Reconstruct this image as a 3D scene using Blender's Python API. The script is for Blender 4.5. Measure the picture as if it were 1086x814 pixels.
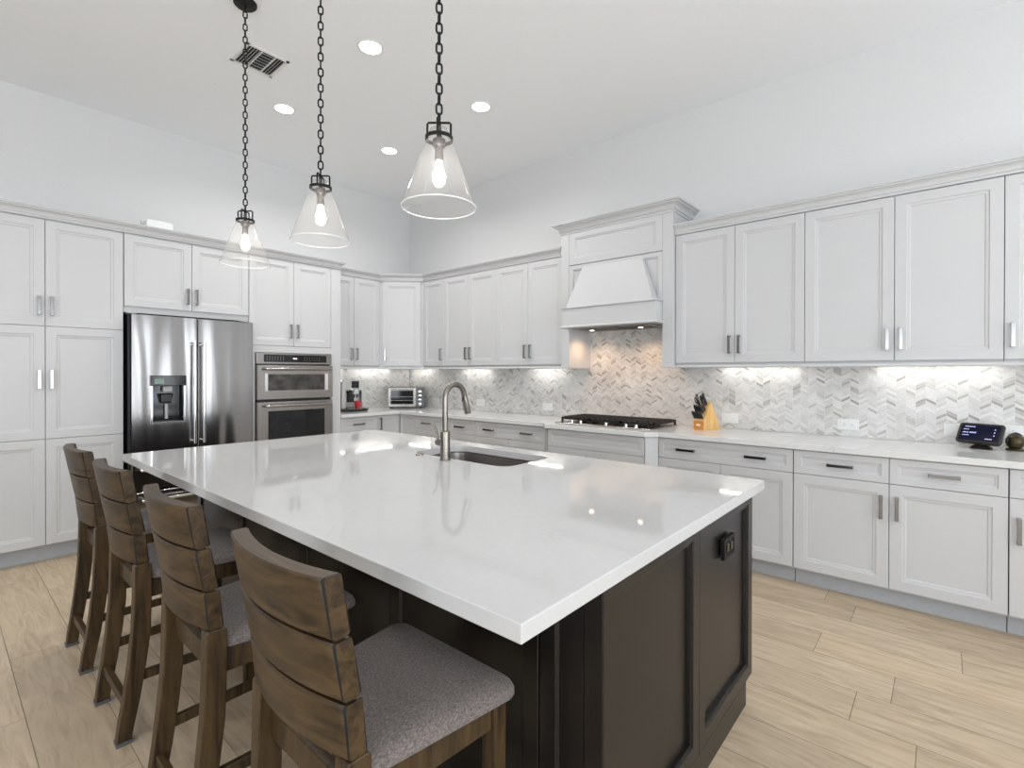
import bpy, bmesh, math, random
from mathutils import Vector, Matrix
random.seed(7)
PI = math.pi
SC = bpy.context.scene
COL = SC.collection
for o in list(bpy.data.objects): bpy.data.objects.remove(o)

# ---------------------------------------------------------------- camera
cam_d = bpy.data.cameras.new('camera'); cam = bpy.data.objects.new('camera', cam_d); COL.objects.link(cam)
CP = Vector((5.5013, -4.2519, 1.3614)); AZ, PT, RO, F = 2.2824, -.0038, .0015, 532.42
fw = Vector((math.cos(AZ)*math.cos(PT), math.sin(AZ)*math.cos(PT), math.sin(PT)))
rt = Vector((math.sin(AZ), -math.cos(AZ), 0)); up = rt.cross(fw)
r2 = rt*math.cos(RO)+up*math.sin(RO); u2 = -rt*math.sin(RO)+up*math.cos(RO)
m = Matrix.Identity(4)
for i in range(3): m[i][0] = r2[i]; m[i][1] = u2[i]; m[i][2] = -fw[i]; m[i][3] = CP[i]
cam.matrix_world = m
cam_d.sensor_width = 36; cam_d.sensor_fit = 'HORIZONTAL'; cam_d.lens = F/1086*36
cam_d.shift_y = (397.198-407)/1086; cam_d.clip_start = .02
SC.camera = cam

# ---------------------------------------------------------------- view, world, lights
vs = SC.view_settings; vs.view_transform = 'Standard'; vs.look = 'None'; vs.gamma = 1; vs.use_curve_mapping = False
vs.exposure = 0.16
W = bpy.data.worlds.new('sky'); SC.world = W; W.use_nodes = True
wn = W.node_tree.nodes; wn['Background'].inputs[0].default_value = (.75, .86, 1, 1); wn['Background'].inputs[1].default_value = 1.5
CEIL = 3.6
RX, RY = 9.2, -8.6           # far room corner behind the camera

def area(name, loc, aim, sx, sy, power, color=(1, 1, 1), spread=PI):
    d = bpy.data.lights.new(name, 'AREA'); d.shape = 'RECTANGLE'; d.size = sx; d.size_y = sy; d.energy = power; d.color = color; d.spread = spread
    o = bpy.data.objects.new(name, d); COL.objects.link(o); o.location = loc
    o.rotation_euler = (Vector(aim)-Vector(loc)).to_track_quat('-Z', 'Y').to_euler(); return o
WIN_A = (4.2, 8.4)            # x range of the opening in the wall behind the camera
WIN_B = (-7.6, -2.2)          # y range of the opening in the wall to the right
WIN_C = (-1.65, -.55)         # a narrower window nearer the cooktop wall
area('daylight_patio_door', (6.3, RY-.15, 1.45), (6.3, RY+1.2, 3.2), 4.2, 2.5, 114, (.95, .98, 1))
area('daylight_side_window', (RX+.15, -4.9, 1.5), (RX-1.2, -4.9, 3.1), 5.4, 2.4, 178, (.95, .98, 1))
area('daylight_corner_window', (RX+.15, -1.1, 1.45), (0, -1.4, 1.7), 1.0, 2.1, 22, (.93, .97, 1))
CANS = [(2.50, -2.267), (1.245, -2.283), (1.25, -1.22), (2.535, -1.22), (2.5, -5.2), (1.25, -5.2), (3.8, -5.6), (5.1, -5.6), (6.6, -5.2), (7.9, -3.4), (7.9, -1.3), (6.6, -1.3)]  # cans past the visible ones are unseen, added to help the lighting
CAN_W = 9
BULB_E, STRIP_E, CAN_E = 26, 20, 8

# ---------------------------------------------------------------- materials
def mat(name): 
    m_ = bpy.data.materials.new(name); m_.use_nodes = True; nt = m_.node_tree
    return m_, nt, nt.nodes['Principled BSDF']
def N(nt, t, **k):
    n = nt.nodes.new(t)
    for a, b in k.items():
        if a.startswith('i_'): n.inputs[a[2:].replace('_', ' ')].default_value = b
        else: setattr(n, a, b)
    return n
def L(nt, a, b): nt.links.new(a, b)
def ramp(nt, fac, stops):
    r = nt.nodes.new('ShaderNodeValToRGB'); e = r.color_ramp.elements
    while len(e) < len(stops): e.new(.5)
    for i, (p, c) in enumerate(stops): e[i].position = p; e[i].color = (*c, 1)
    L(nt, fac, r.inputs[0]); return r.outputs[0]
def plain(name, c, rough=.5, metal=0, noise=.03, scale=30, bump=0, coat=0, spec=.5):
    m_, nt, b = mat(name)
    tc = N(nt, 'ShaderNodeTexCoord'); nz = N(nt, 'ShaderNodeTexNoise'); nz.inputs['Scale'].default_value = scale; nz.inputs['Detail'].default_value = 4
    L(nt, tc.outputs['Object'], nz.inputs['Vector'])
    col = ramp(nt, nz.outputs[0], [(.3, [max(0, v*(1-noise)) for v in c]), (.7, [min(1, v*(1+noise)) for v in c])])
    L(nt, col, b.inputs['Base Color']); b.inputs['Roughness'].default_value = rough; b.inputs['Metallic'].default_value = metal
    b.inputs['Specular IOR Level'].default_value = spec
    b.inputs['Coat Weight'].default_value = coat
    if bump:
        bp = N(nt, 'ShaderNodeBump'); bp.inputs['Strength'].default_value = bump; bp.inputs['Distance'].default_value = .002
        L(nt, nz.outputs[0], bp.inputs['Height']); L(nt, bp.outputs[0], b.inputs['Normal'])
    return m_
def emit(name, c, s):
    m_, nt, b = mat(name); b.inputs['Base Color'].default_value = (*c, 1); b.inputs['Emission Color'].default_value = (*c, 1); b.inputs['Emission Strength'].default_value = s; return m_

M = {}
M['cab'] = plain('white_cabinet_paint', (.562, .563, .566), .38, noise=.008, scale=3)
M['wall'] = plain('pale_grey_wall_paint', (.685, .684, .682), .85, noise=.012, scale=60, bump=.05)
M['ceil'] = plain('white_ceiling_paint', (.90, .91, .92), .9, noise=.01, scale=50, bump=.05)
M['dark'] = plain('espresso_paint', (.006, .0045, .004), .32, noise=.15, scale=6)
M['black'] = plain('black_plastic', (.012, .012, .013), .3)
M['iron'] = plain('cast_iron', (.013, .011, .010), .55, bump=.3, scale=200)
M['bronze'] = plain('dark_bronze_metal', (.007, .0065, .0065), .5, spec=.25)
M['rubber'] = plain('grey_foot_cap', (.09, .09, .09), .5)
M['handle'] = plain('brushed_pewter_handle', (.30, .295, .29), .16, metal=1)
M['chrome'] = plain('bright_chrome', (.75, .75, .76), .12, metal=1)
M['nickel'] = plain('warm_nickel', (.22, .20, .175), .25, metal=1)
M['whiteplastic'] = plain('white_plastic', (.80, .80, .79), .35)
M['slotdark'] = plain('dark_socket_slot', (.03, .03, .03), .6)
M['grille'] = plain('shadowed_vent_cavity', (.05, .05, .05), .9)
M['grey'] = plain('grey_plastic', (.45, .45, .45), .5)
M['red'] = plain('red_glazed_ceramic', (.50, .012, .02), .15, coat=.6)
M['glassdark'] = plain('dark_oven_glass', (.012, .012, .013), .06, noise=.2)
M['ovenglass'] = plain('mottled_microwave_glass', (.05, .045, .043), .12, noise=.6, scale=12)
M['display'] = plain('black_glass_panel', (.01, .01, .012), .08)
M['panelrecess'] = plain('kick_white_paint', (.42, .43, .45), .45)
M['knob'] = plain('knob_metal', (.62, .60, .58), .2, metal=1)
M['screenedge'] = plain('dark_charcoal_shell', (.014, .011, .010), .35)
M['brassy'] = plain('dark_olive_brass', (.06, .045, .022), .3, metal=.7)

def wood(name, c1, c2, rough=.42, scale=1.0, axis='Z'):
    m_, nt, b = mat(name)
    tc = N(nt, 'ShaderNodeTexCoord'); mp = N(nt, 'ShaderNodeMapping')
    s = {'X': (1.3, 14, 14), 'Y': (14, 1.3, 14), 'Z': (14, 14, 1.3)}[axis]
    mp.inputs['Scale'].default_value = tuple(v*scale for v in s)
    L(nt, tc.outputs['Object'], mp.inputs[0])
    oi = N(nt, 'ShaderNodeObjectInfo'); ad = N(nt, 'ShaderNodeVectorMath', operation='ADD'); sc = N(nt, 'ShaderNodeMath', operation='MULTIPLY'); sc.inputs[1].default_value = 31
    L(nt, oi.outputs['Random'], sc.inputs[0]); L(nt, mp.outputs[0], ad.inputs[0]); L(nt, sc.outputs[0], ad.inputs[1])
    nz = N(nt, 'ShaderNodeTexNoise'); nz.inputs['Scale'].default_value = 2; nz.inputs['Detail'].default_value = 8; nz.inputs['Roughness'].default_value = .65; nz.inputs['Distortion'].default_value = .8
    L(nt, ad.outputs[0], nz.inputs['Vector'])
    L(nt, ramp(nt, nz.outputs[0], [(.34, c1), (.62, c2)]), b.inputs['Base Color']); b.inputs['Specular IOR Level'].default_value = .32
    b.inputs['Roughness'].default_value = rough
    bp = N(nt, 'ShaderNodeBump'); bp.inputs['Strength'].default_value = .15; bp.inputs['Distance'].default_value = .001
    L(nt, nz.outputs[0], bp.inputs['Height']); L(nt, bp.outputs[0], b.inputs['Normal'])
    return m_
M['wood'] = wood('weathered_brown_wood', (.014, .0085, .0035), (.074, .044, .018), axis='Z', rough=.4)
M['woodx'] = wood('weathered_brown_wood_crosswise', (.014, .0085, .004), (.076, .045, .019), axis='X', rough=.4)
M['woodedge'] = plain('worn_dark_wood_edge', (.012, .012, .011), .6, spec=.2)
M['block'] = wood('golden_maple', (.62, .36, .12), (.78, .50, .20), .35, axis='Z')
M['blockfront'] = wood('orange_maple', (.50, .20, .04), (.62, .27, .07), .35, axis='X')

def fabric():
    m_, nt, b = mat('mottled_greige_fabric')
    tc = N(nt, 'ShaderNodeTexCoord')
    a = N(nt, 'ShaderNodeTexNoise'); a.inputs['Scale'].default_value = 300; a.inputs['Detail'].default_value = 5; a.inputs['Roughness'].default_value = .8
    mp = N(nt, 'ShaderNodeMapping'); mp.inputs['Scale'].default_value = (1, .5, 1); mp.inputs['Rotation'].default_value = (0, 0, .6)
    L(nt, tc.outputs['Object'], mp.inputs[0]); L(nt, mp.outputs[0], a.inputs['Vector'])
    c = ramp(nt, a.outputs[0], [(.34, (.06, .048, .043)), (.5, (.15, .125, .115)), (.66, (.28, .245, .23))])
    L(nt, c, b.inputs['Base Color']); b.inputs['Roughness'].default_value = .9; b.inputs['Sheen Weight'].default_value = .2
    w = N(nt, 'ShaderNodeTexVoronoi'); w.inputs['Scale'].default_value = 420; L(nt, tc.outputs['Object'], w.inputs['Vector'])
    bp = N(nt, 'ShaderNodeBump'); bp.inputs['Strength'].default_value = .5; bp.inputs['Distance'].default_value = .002
    L(nt, w.outputs[0], bp.inputs['Height']); L(nt, bp.outputs[0], b.inputs['Normal']); return m_
M['fabric'] = fabric()

def quartz(name, base, rough):
    m_, nt, b = mat(name)
    tc = N(nt, 'ShaderNodeTexCoord')
    n1 = N(nt, 'ShaderNodeTexNoise'); n1.inputs['Scale'].default_value = 1.1; n1.inputs['Detail'].default_value = 9; n1.inputs['Roughness'].default_value = .62; n1.inputs['Distortion'].default_value = 1.2
    L(nt, tc.outputs['Object'], n1.inputs['Vector'])
    s = N(nt, 'ShaderNodeMath', operation='SUBTRACT'); s.inputs[1].default_value = .5; L(nt, n1.outputs[0], s.inputs[0])
    ab = N(nt, 'ShaderNodeMath', operation='ABSOLUTE'); L(nt, s.outputs[0], ab.inputs[0])
    v = ramp(nt, ab.outputs[0], [(0, (1, 1, 1)), (.012, (0, 0, 0))])
    n2 = N(nt, 'ShaderNodeTexNoise'); n2.inputs['Scale'].default_value = 3.1; n2.inputs['Detail'].default_value = 4; L(nt, tc.outputs['Object'], n2.inputs['Vector'])
    msk = ramp(nt, n2.outputs[0], [(.54, (0, 0, 0)), (.66, (1, 1, 1))])
    mu = N(nt, 'ShaderNodeMath', operation='MULTIPLY'); L(nt, v, mu.inputs[0]); L(nt, msk, mu.inputs[1])
    n3 = N(nt, 'ShaderNodeTexNoise'); n3.inputs['Scale'].default_value = 60; n3.inputs['Detail'].default_value = 3; L(nt, tc.outputs['Object'], n3.inputs['Vector'])
    fine = ramp(nt, n3.outputs[0], [(.3, [x*.975 for x in base]), (.7, base)])
    mx = N(nt, 'ShaderNodeMix', data_type='RGBA'); mx.inputs['B'].default_value = (.50, .49, .475, 1)
    m2 = N(nt, 'ShaderNodeMath', operation='MULTIPLY'); m2.inputs[1].default_value = .6; L(nt, mu.outputs[0], m2.inputs[0])
    L(nt, m2.outputs[0], mx.inputs['Factor']); L(nt, fine, mx.inputs['A']); L(nt, mx.outputs['Result'], b.inputs['Base Color'])
    b.inputs['Roughness'].default_value = rough; return m_
M['quartz'] = quartz('white_quartz', (.56, .558, .556), .045); M['quartz2'] = quartz('white_quartz_worktop', (.70, .70, .695), .08)

def steel(name, c, rough=.22, wave=.0, axis='Z'):
    m_, nt, b = mat(name)
    b.inputs['Metallic'].default_value = 1
    tc = N(nt, 'ShaderNodeTexCoord'); mp = N(nt, 'ShaderNodeMapping')
    mp.inputs['Scale'].default_value = {'Z': (60, 60, .6), 'Y': (60, .6, 60), 'X': (.6, 60, 60)}[axis]
    L(nt, tc.outputs['Object'], mp.inputs[0])
    n1 = N(nt, 'ShaderNodeTexNoise'); n1.inputs['Scale'].default_value = 8; n1.inputs['Detail'].default_value = 3; L(nt, mp.outputs[0], n1.inputs['Vector'])
    L(nt, ramp(nt, n1.outputs[0], [(.3, [x*.93 for x in c]), (.7, c)]), b.inputs['Base Color'])
    b.inputs['Roughness'].default_value = rough
    bp = N(nt, 'ShaderNodeBump'); bp.inputs['Strength'].default_value = .05; bp.inputs['Distance'].default_value = .0005; L(nt, n1.outputs[0], bp.inputs['Height'])
    if wave:
        m2 = N(nt, 'ShaderNodeMapping'); m2.inputs['Scale'].default_value = (2.9, 2.9, .32); L(nt, tc.outputs['Object'], m2.inputs[0])
        n2 = N(nt, 'ShaderNodeTexNoise'); n2.inputs['Scale'].default_value = 1.5; n2.inputs['Detail'].default_value = 1; n2.inputs['Distortion'].default_value = .25
        L(nt, m2.outputs[0], n2.inputs['Vector'])
        b2 = N(nt, 'ShaderNodeBump'); b2.inputs['Strength'].default_value = 1; b2.inputs['Distance'].default_value = wave
        L(nt, n2.outputs[0], b2.inputs['Height']); L(nt, bp.outputs[0], b2.inputs['Normal']); L(nt, b2.outputs[0], b.inputs['Normal'])
    else: L(nt, bp.outputs[0], b.inputs['Normal'])
    return m_
M['fridge'] = steel('rippled_stainless_door', (.36, .35, .345), .17, wave=.026)
M['steel'] = steel('brushed_stainless', (.40, .38, .36), .24, axis='Y')
M['sink'] = steel('sink_stainless', (.42, .39, .38), .28, axis='X')

def chevron():
    m_, nt, b = mat('chevron_marble_mosaic')
    tc = N(nt, 'ShaderNodeTexCoord'); uv = N(nt, 'ShaderNodeSeparateXYZ'); L(nt, tc.outputs['UV'], uv.inputs[0])
    def mth(op, a, b_=None, c_=None):
        n = N(nt, 'ShaderNodeMath', operation=op)
        for i, v in enumerate((a, b_, c_)):
            if v is None: continue
            if isinstance(v, (int, float)): n.inputs[i].default_value = v
            else: L(nt, v, n.inputs[i])
        return n.outputs[0]
    w, h, sl = .0515, .0185, .58
    cu = mth('DIVIDE', uv.outputs[0], w); ci = mth('FLOOR', cu); cf = mth('FRACT', cu)
    par = mth('MODULO', mth('ABSOLUTE', ci), 2.0)
    tri = mth('SUBTRACT', mth('MULTIPLY', cf, mth('SUBTRACT', mth('MULTIPLY', par, 2.0), 1.0)), 0.0)     # +-cf
    v = mth('DIVIDE', mth('ADD', uv.outputs[1], mth('MULTIPLY', mth('ADD', tri, mth('SUBTRACT', 1.0, par)), w*sl)), h)
    ri = mth('FLOOR', v); rf = mth('FRACT', v)
    cb = N(nt, 'ShaderNodeCombineXYZ'); L(nt, ci, cb.inputs[0]); L(nt, ri, cb.inputs[1])
    wn_ = N(nt, 'ShaderNodeTexWhiteNoise', noise_dimensions='3D'); L(nt, cb.outputs[0], wn_.inputs['Vector'])
    tile = ramp(nt, wn_.outputs['Value'], [(0, (.36, .34, .31)), (.05, (.50, .48, .455)), (.14, (.635, .62, .60)), (.5, (.71, .70, .685)), (1, (.80, .79, .775))])
    big = N(nt, 'ShaderNodeTexNoise'); big.inputs['Scale'].default_value = 5; big.inputs['Detail'].default_value = 6; L(nt, tc.outputs['UV'], big.inputs['Vector'])
    bg = ramp(nt, big.outputs[0], [(.35, (.86, .855, .845)), (.65, (1, 1, 1))])
    vn = N(nt, 'ShaderNodeTexNoise'); vn.inputs['Scale'].default_value = 70; vn.inputs['Detail'].default_value = 3; L(nt, tc.outputs['UV'], vn.inputs['Vector'])
    vg = ramp(nt, vn.outputs[0], [(.3, (.9, .9, .9)), (.6, (1, 1, 1))])
    m1 = N(nt, 'ShaderNodeMix', data_type='RGBA', blend_type='MULTIPLY'); m1.inputs['Factor'].default_value = 1; L(nt, tile, m1.inputs['A']); L(nt, bg, m1.inputs['B'])
    m0 = N(nt, 'ShaderNodeMix', data_type='RGBA', blend_type='MULTIPLY'); m0.inputs['Factor'].default_value = 1; L(nt, m1.outputs['Result'], m0.inputs['A']); L(nt, vg, m0.inputs['B'])
    g1 = mth('MINIMUM', mth('MULTIPLY', mth('MINIMUM', rf, mth('SUBTRACT', 1.0, rf)), h), mth('MULTIPLY', mth('MINIMUM', cf, mth('SUBTRACT', 1.0, cf)), w))
    gm = mth('LESS_THAN', g1, .0009)
    m2 = N(nt, 'ShaderNodeMix', data_type='RGBA'); L(nt, gm, m2.inputs['Factor']); L(nt, m0.outputs['Result'], m2.inputs['A']); m2.inputs['B'].default_value = (.70, .69, .67, 1)
    L(nt, m2.outputs['Result'], b.inputs['Base Color']); b.inputs['Roughness'].default_value = .3
    bp = N(nt, 'ShaderNodeBump'); bp.inputs['Strength'].default_value = .4; bp.inputs['Distance'].default_value = .001; bp.invert = True
    L(nt, gm, bp.inputs['Height']); L(nt, bp.outputs[0], b.inputs['Normal']); return m_
M['chevron'] = chevron()

def planks():
    m_, nt, b = mat('pale_oak_planks')
    tc = N(nt, 'ShaderNodeTexCoord'); at = N(nt, 'ShaderNodeAttribute', attribute_name='tone')
    mp = N(nt, 'ShaderNodeMapping'); mp.inputs['Scale'].default_value = (1.2, 9, 1); L(nt, tc.outputs['UV'], mp.inputs[0])
    n1 = N(nt, 'ShaderNodeTexNoise'); n1.inputs['Scale'].default_value = 2.2; n1.inputs['Detail'].default_value = 8; n1.inputs['Roughness'].default_value = .62; n1.inputs['Distortion'].default_value = 1.5
    L(nt, mp.outputs[0], n1.inputs['Vector'])
    c = ramp(nt, n1.outputs[0], [(.25, (.37, .28, .19)), (.5, (.50, .395, .28)), (.75, (.60, .49, .36))])
    mx = N(nt, 'ShaderNodeMix', data_type='RGBA', blend_type='MULTIPLY'); mx.inputs['Factor'].default_value = 1
    L(nt, c, mx.inputs['A']); L(nt, at.outputs['Color'], mx.inputs['B']); L(nt, mx.outputs['Result'], b.inputs['Base Color'])
    b.inputs['Roughness'].default_value = .42; b.inputs['Specular IOR Level'].default_value = .35
    return m_
M['floor'] = planks(); M['grout'] = plain('tan_floor_joint', (.22, .165, .11), .8)

def clear():
    m_, nt, b = mat('thin_clear_glass'); nt.nodes.remove(b); out = nt.nodes['Material Output']
    t = N(nt, 'ShaderNodeBsdfTransparent'); t.inputs[0].default_value = (.985, .98, .975, 1)
    g = N(nt, 'ShaderNodeBsdfGlossy'); g.inputs['Roughness'].default_value = .03
    lw = N(nt, 'ShaderNodeLayerWeight'); lw.inputs['Blend'].default_value = .5
    pw = N(nt, 'ShaderNodeMath', operation='POWER'); pw.inputs[1].default_value = 3.0; L(nt, lw.outputs['Facing'], pw.inputs[0])
    ml_ = N(nt, 'ShaderNodeMath', operation='MULTIPLY_ADD'); ml_.inputs[1].default_value = .75; ml_.inputs[2].default_value = .05; L(nt, pw.outputs[0], ml_.inputs[0])
    mx = N(nt, 'ShaderNodeMixShader'); L(nt, ml_.outputs[0], mx.inputs[0]); L(nt, t.outputs[0], mx.inputs[1]); L(nt, g.outputs[0], mx.inputs[2])
    tl = N(nt, 'ShaderNodeBsdfTranslucent'); tl.inputs[0].default_value = (.9, .88, .86, 1); df = N(nt, 'ShaderNodeBsdfDiffuse'); df.inputs[0].default_value = (.9, .88, .86, 1)
    ad = N(nt, 'ShaderNodeMixShader'); L(nt, tl.outputs[0], ad.inputs[1]); L(nt, df.outputs[0], ad.inputs[2])
    m3 = N(nt, 'ShaderNodeMixShader'); m3.inputs[0].default_value = .07; L(nt, mx.outputs[0], m3.inputs[1]); L(nt, ad.outputs[0], m3.inputs[2]); L(nt, m3.outputs[0], out.inputs[0]); return m_
M['glass'] = clear()
M['pane'] = M['glass']
M['can'] = emit('downlight_lens', (1, .99, .97), CAN_E)
M['strip'] = emit('led_strip_lens', (1, .97, .92), STRIP_E)
M['bulb'] = emit('glowing_bulb', (1, .95, .87), BULB_E)
M['hoodlamp'] = emit('warm_hood_lamp', (1, .72, .5), 14)
M['screen'] = emit('navy_screen', (.008, .009, .034), .6); _b = M['screen'].node_tree.nodes['Principled BSDF']; _b.inputs['Base Color'].default_value = (.004, .004, .006, 1); _b.inputs['Roughness'].default_value = .08; _b.inputs['Specular IOR Level'].default_value = .2
M['screentext'] = emit('pale_blue_text', (.45, .47, .75), .8)
M['whitedisp'] = emit('white_display_digits', (.8, .85, .9), .8)

# ---------------------------------------------------------------- mesh helpers
class MB:
    def __init__(s): s.v = []; s.f = []; s.m = []
    def add(s, vs_, fs, mi=0, T=None):
        o = len(s.v)
        s.v += [tuple(T @ Vector(v)) if T else tuple(v) for v in vs_]
        for f in fs: s.f.append([i+o for i in f]); s.m.append(mi)
        return s
    def box(s, a, b, mi=0, T=None, ch=0):
        x0, y0, z0 = (min(a[i], b[i]) for i in range(3)); x1, y1, z1 = (max(a[i], b[i]) for i in range(3))
        if ch:
            # chamfered box: three overlapping shells joined as convex hull
            bm = bmesh.new(); pts = []
            for X, sx in ((x0, 1), (x1, -1)):
                for Y, sy in ((y0, 1), (y1, -1)):
                    for Z, sz in ((z0, 1), (z1, -1)):
                        for d in range(3):
                            p = [X+sx*ch*(d != 0), Y+sy*ch*(d != 1), Z+sz*ch*(d != 2)]; pts.append(p)
            for p in pts: bm.verts.new(p)
            bmesh.ops.convex_hull(bm, input=bm.verts); bmesh.ops.dissolve_limit(bm, angle_limit=.01, verts=bm.verts, edges=bm.edges)
            bm.verts.index_update(); s.add([v.co[:] for v in bm.verts], [[v.index for v in f.verts] for f in bm.faces], mi, T); bm.free(); return s
        return s.add([(x0, y0, z0), (x1, y0, z0), (x1, y1, z0), (x0, y1, z0), (x0, y0, z1), (x1, y0, z1), (x1, y1, z1), (x0, y1, z1)],
                     [(0, 3, 2, 1), (4, 5, 6, 7), (0, 1, 5, 4), (1, 2, 6, 5), (2, 3, 7, 6), (3, 0, 4, 7)], mi, T)
    def hexa(s, p, mi=0, T=None):
        return s.add(p, [(0, 3, 2, 1), (4, 5, 6, 7), (0, 1, 5, 4), (1, 2, 6, 5), (2, 3, 7, 6), (3, 0, 4, 7)], mi, T)
    def loft(s, rings, mi=0, T=None, cap=True, closed=True):
        n = len(rings[0]); vs_ = [p for r in rings for p in r]; fs = []
        for i in range(len(rings)-1):
            for j in range(n if closed else n-1):
                k = (j+1) % n; fs.append((i*n+j, i*n+k, (i+1)*n+k, (i+1)*n+j))
        if cap: fs.append(tuple(range(n-1, -1, -1))); fs.append(tuple((len(rings)-1)*n+j for j in range(n)))
        return s.add(vs_, fs, mi, T)
    def lathe(s, prof, seg=32, mi=0, T=None, cap=True):
        rings = [[(r*math.cos(2*PI*j/seg), r*math.sin(2*PI*j/seg), z) for j in range(seg)] for r, z in prof]
        return s.loft(rings, mi, T, cap)
    def tube(s, path, r, seg=10, mi=0, T=None, loop=False):
        P = [Vector(p) for p in path]; n = len(P); rings = []; prev = None
        for i in range(n):
            if loop: t = (P[(i+1) % n]-P[i-1]).normalized()
            else: t = (P[min(i+1, n-1)]-P[max(i-1, 0)]).normalized()
            if prev is None:
                a = Vector((0, 0, 1)) if abs(t.z) < .9 else Vector((1, 0, 0)); u = t.cross(a).normalized()
            else: u = (prev-t*prev.dot(t)).normalized()
            prev = u; w = t.cross(u); rr = r[i] if isinstance(r, (list, tuple)) else r
            rings.append([tuple(P[i]+u*rr*math.cos(2*PI*j/seg)+w*rr*math.sin(2*PI*j/seg)) for j in range(seg)])
        if loop: rings.append(rings[0]); return s.loft(rings, mi, T, False)
        return s.loft(rings, mi, T, True)
    def build(s, name, mats, parent=None, smooth=False, bevel=0, loc=None):
        me = bpy.data.meshes.new(name); me.from_pydata(s.v, [], s.f); me.update()
        if not isinstance(mats, (list, tuple)): mats = [mats]
        for q in mats: me.materials.append(q)
        for p, k in zip(me.polygons, s.m): p.material_index = k
        bm = bmesh.new(); bm.from_mesh(me); bmesh.ops.remove_doubles(bm, verts=bm.verts, dist=1e-5); bmesh.ops.recalc_face_normals(bm, faces=bm.faces); bm.to_mesh(me); bm.free()
        o = bpy.data.objects.new(name, me); COL.objects.link(o)
        if parent: o.parent = parent
        if loc: o.location = loc
        if bevel:
            b = o.modifiers.new('bevel', 'BEVEL'); b.width = bevel; b.segments = 2; b.limit_method = 'ANGLE'; b.angle_limit = .7
        if smooth:
            for p in me.polygons: p.use_smooth = True
            me.set_sharp_from_angle(angle=math.radians(38))
        return o

def thing(name, label, cat, loc=(0, 0, 0), rz=0, group=None):
    o = bpy.data.objects.new(name, None); COL.objects.link(o); o.location = loc; o.rotation_euler = (0, 0, rz)
    o.empty_display_size = .1; tag(o, label, cat, group); return o
def tag(o, label, cat, group=None):
    o['label'] = label; o['category'] = cat
    if group: o['group'] = group
    return o
def struct(o): o['kind'] = 'structure'; return o
def copy_tree(o, parent=None):
    c = o.copy(); COL.objects.link(c); c.parent = parent
    for ch in list(o.children): copy_tree(ch, c)
    return c
def Tr(x, y, z, rz=0, rx=0, ry=0):
    return Matrix.Translation((x, y, z)) @ Matrix.Rotation(rz, 4, 'Z') @ Matrix.Rotation(ry, 4, 'Y') @ Matrix.Rotation(rx, 4, 'X')
def sweep(prof, path, mi=0):
    """profile (out, z) swept along an xy path; 'out' is to the right-hand side of travel"""
    mb = MB(); n = len(path); dirs = [(Vector(path[i+1])-Vector(path[i])).normalized() for i in range(n-1)]; rings = []
    for i in range(n):
        a = dirs[max(i-1, 0)]; b = dirs[min(i, n-2)]; na = Vector((a.y, -a.x)); nb = Vector((b.y, -b.x)); nn = (na+nb); nn = nn/ (nn.length_squared/2) if nn.length > 1e-6 else na
        rings.append([(path[i][0]+nn.x*o_, path[i][1]+nn.y*o_, z) for o_, z in prof])
    return mb.loft(rings, mi)

# ---------------------------------------------------------------- room shell
# floor: real planks with a fine joint between them
def build_floor():
    mb = MB(); tones = []; uvs = []
    pw, pl, g = .2345, 1.2, .0022
    known = {0: 5.113, 1: 5.567, 2: 5.017, 3: 5.337}
    y_top = -.96+4*pw+.0
    k = -4
    mb.box((0, RY, -.05), (RX, 0, -.0025), 1); nb = 6; tones += [1]*nb; uvs += [(0, 0)]*nb
    while True:
        y1 = -.96-(k-1)*pw; y0 = y1-pw
        if y1 < RY: break
        off = known.get(k, random.random()*pl); x = off-math.ceil(off/pl)*pl
        while x < RX:
            a, b = max(x, 0), min(x+pl, RX); c, d = max(y0, RY), min(y1, 0)
            if b-a > .01 and d-c > .01:
                mb.add([(a+g/2, c+g/2, 0), (b-g/2, c+g/2, 0), (b-g/2, d-g/2, 0), (a+g/2, d-g/2, 0)], [(0, 1, 2, 3)], 0)
                tones.append(random.uniform(.90, 1.06)); uvs.append((random.random()*50, random.random()*50))
            x += pl
        k += 1
    me = bpy.data.meshes.new('floor'); me.from_pydata(mb.v, [], mb.f); me.materials.append(M['floor']); me.materials.append(M['grout'])
    me.uv_layers.new(name='UVMap'); me.color_attributes.new('tone', 'FLOAT_COLOR', 'CORNER'); uvl = me.uv_layers['UVMap']; ca = me.color_attributes['tone']
    for p, mi, t, u in zip(me.polygons, mb.m, tones, uvs):
        p.material_index = mi; warm = random.uniform(-.02, .03)
        for li in p.loop_indices:
            v = me.vertices[me.loops[li].vertex_index].co
            uvl.data[li].uv = (v.x+u[0], v.y+u[1]); ca.data[li].color = (t*(1+warm*.3), t, t*(1-warm), 1)
    o = bpy.data.objects.new('floor', me); COL.objects.link(o); struct(o)
build_floor()
struct(MB().box((-.15, RY-.15, CEIL), (RX+.15, .15, CEIL+.1)).build('ceiling', M['ceil']))
struct(MB().box((-.15, RY-.15, -.05), (0, .15, CEIL)).build('wall_left', M['wall']))
struct(MB().box((0, 0, -.05), (RX+.15, .15, CEIL)).build('wall_back', M['wall']))
def wall_open(name, axis, pos, lo, hi, a, b, z0, z1, th=.15):
    mb = MB()
    def bx(p0, p1, q0, q1):
        if axis == 'x': mb.box((pos, p0, q0), (pos+th, p1, q1))
        else: mb.box((p0, pos-th, q0), (p1, pos, q1))
    bx(lo, a, -.05, CEIL); bx(b, hi, -.05, CEIL); bx(a, b, z1, CEIL)
    bx(a, b, -.05, z0)
    return struct(mb.build(name, M['wall']))
wall_open('wall_front', 'y', RY, -.15, RX+.15, WIN_A[0], WIN_A[1], .0, 2.7)
mb = MB()
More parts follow.
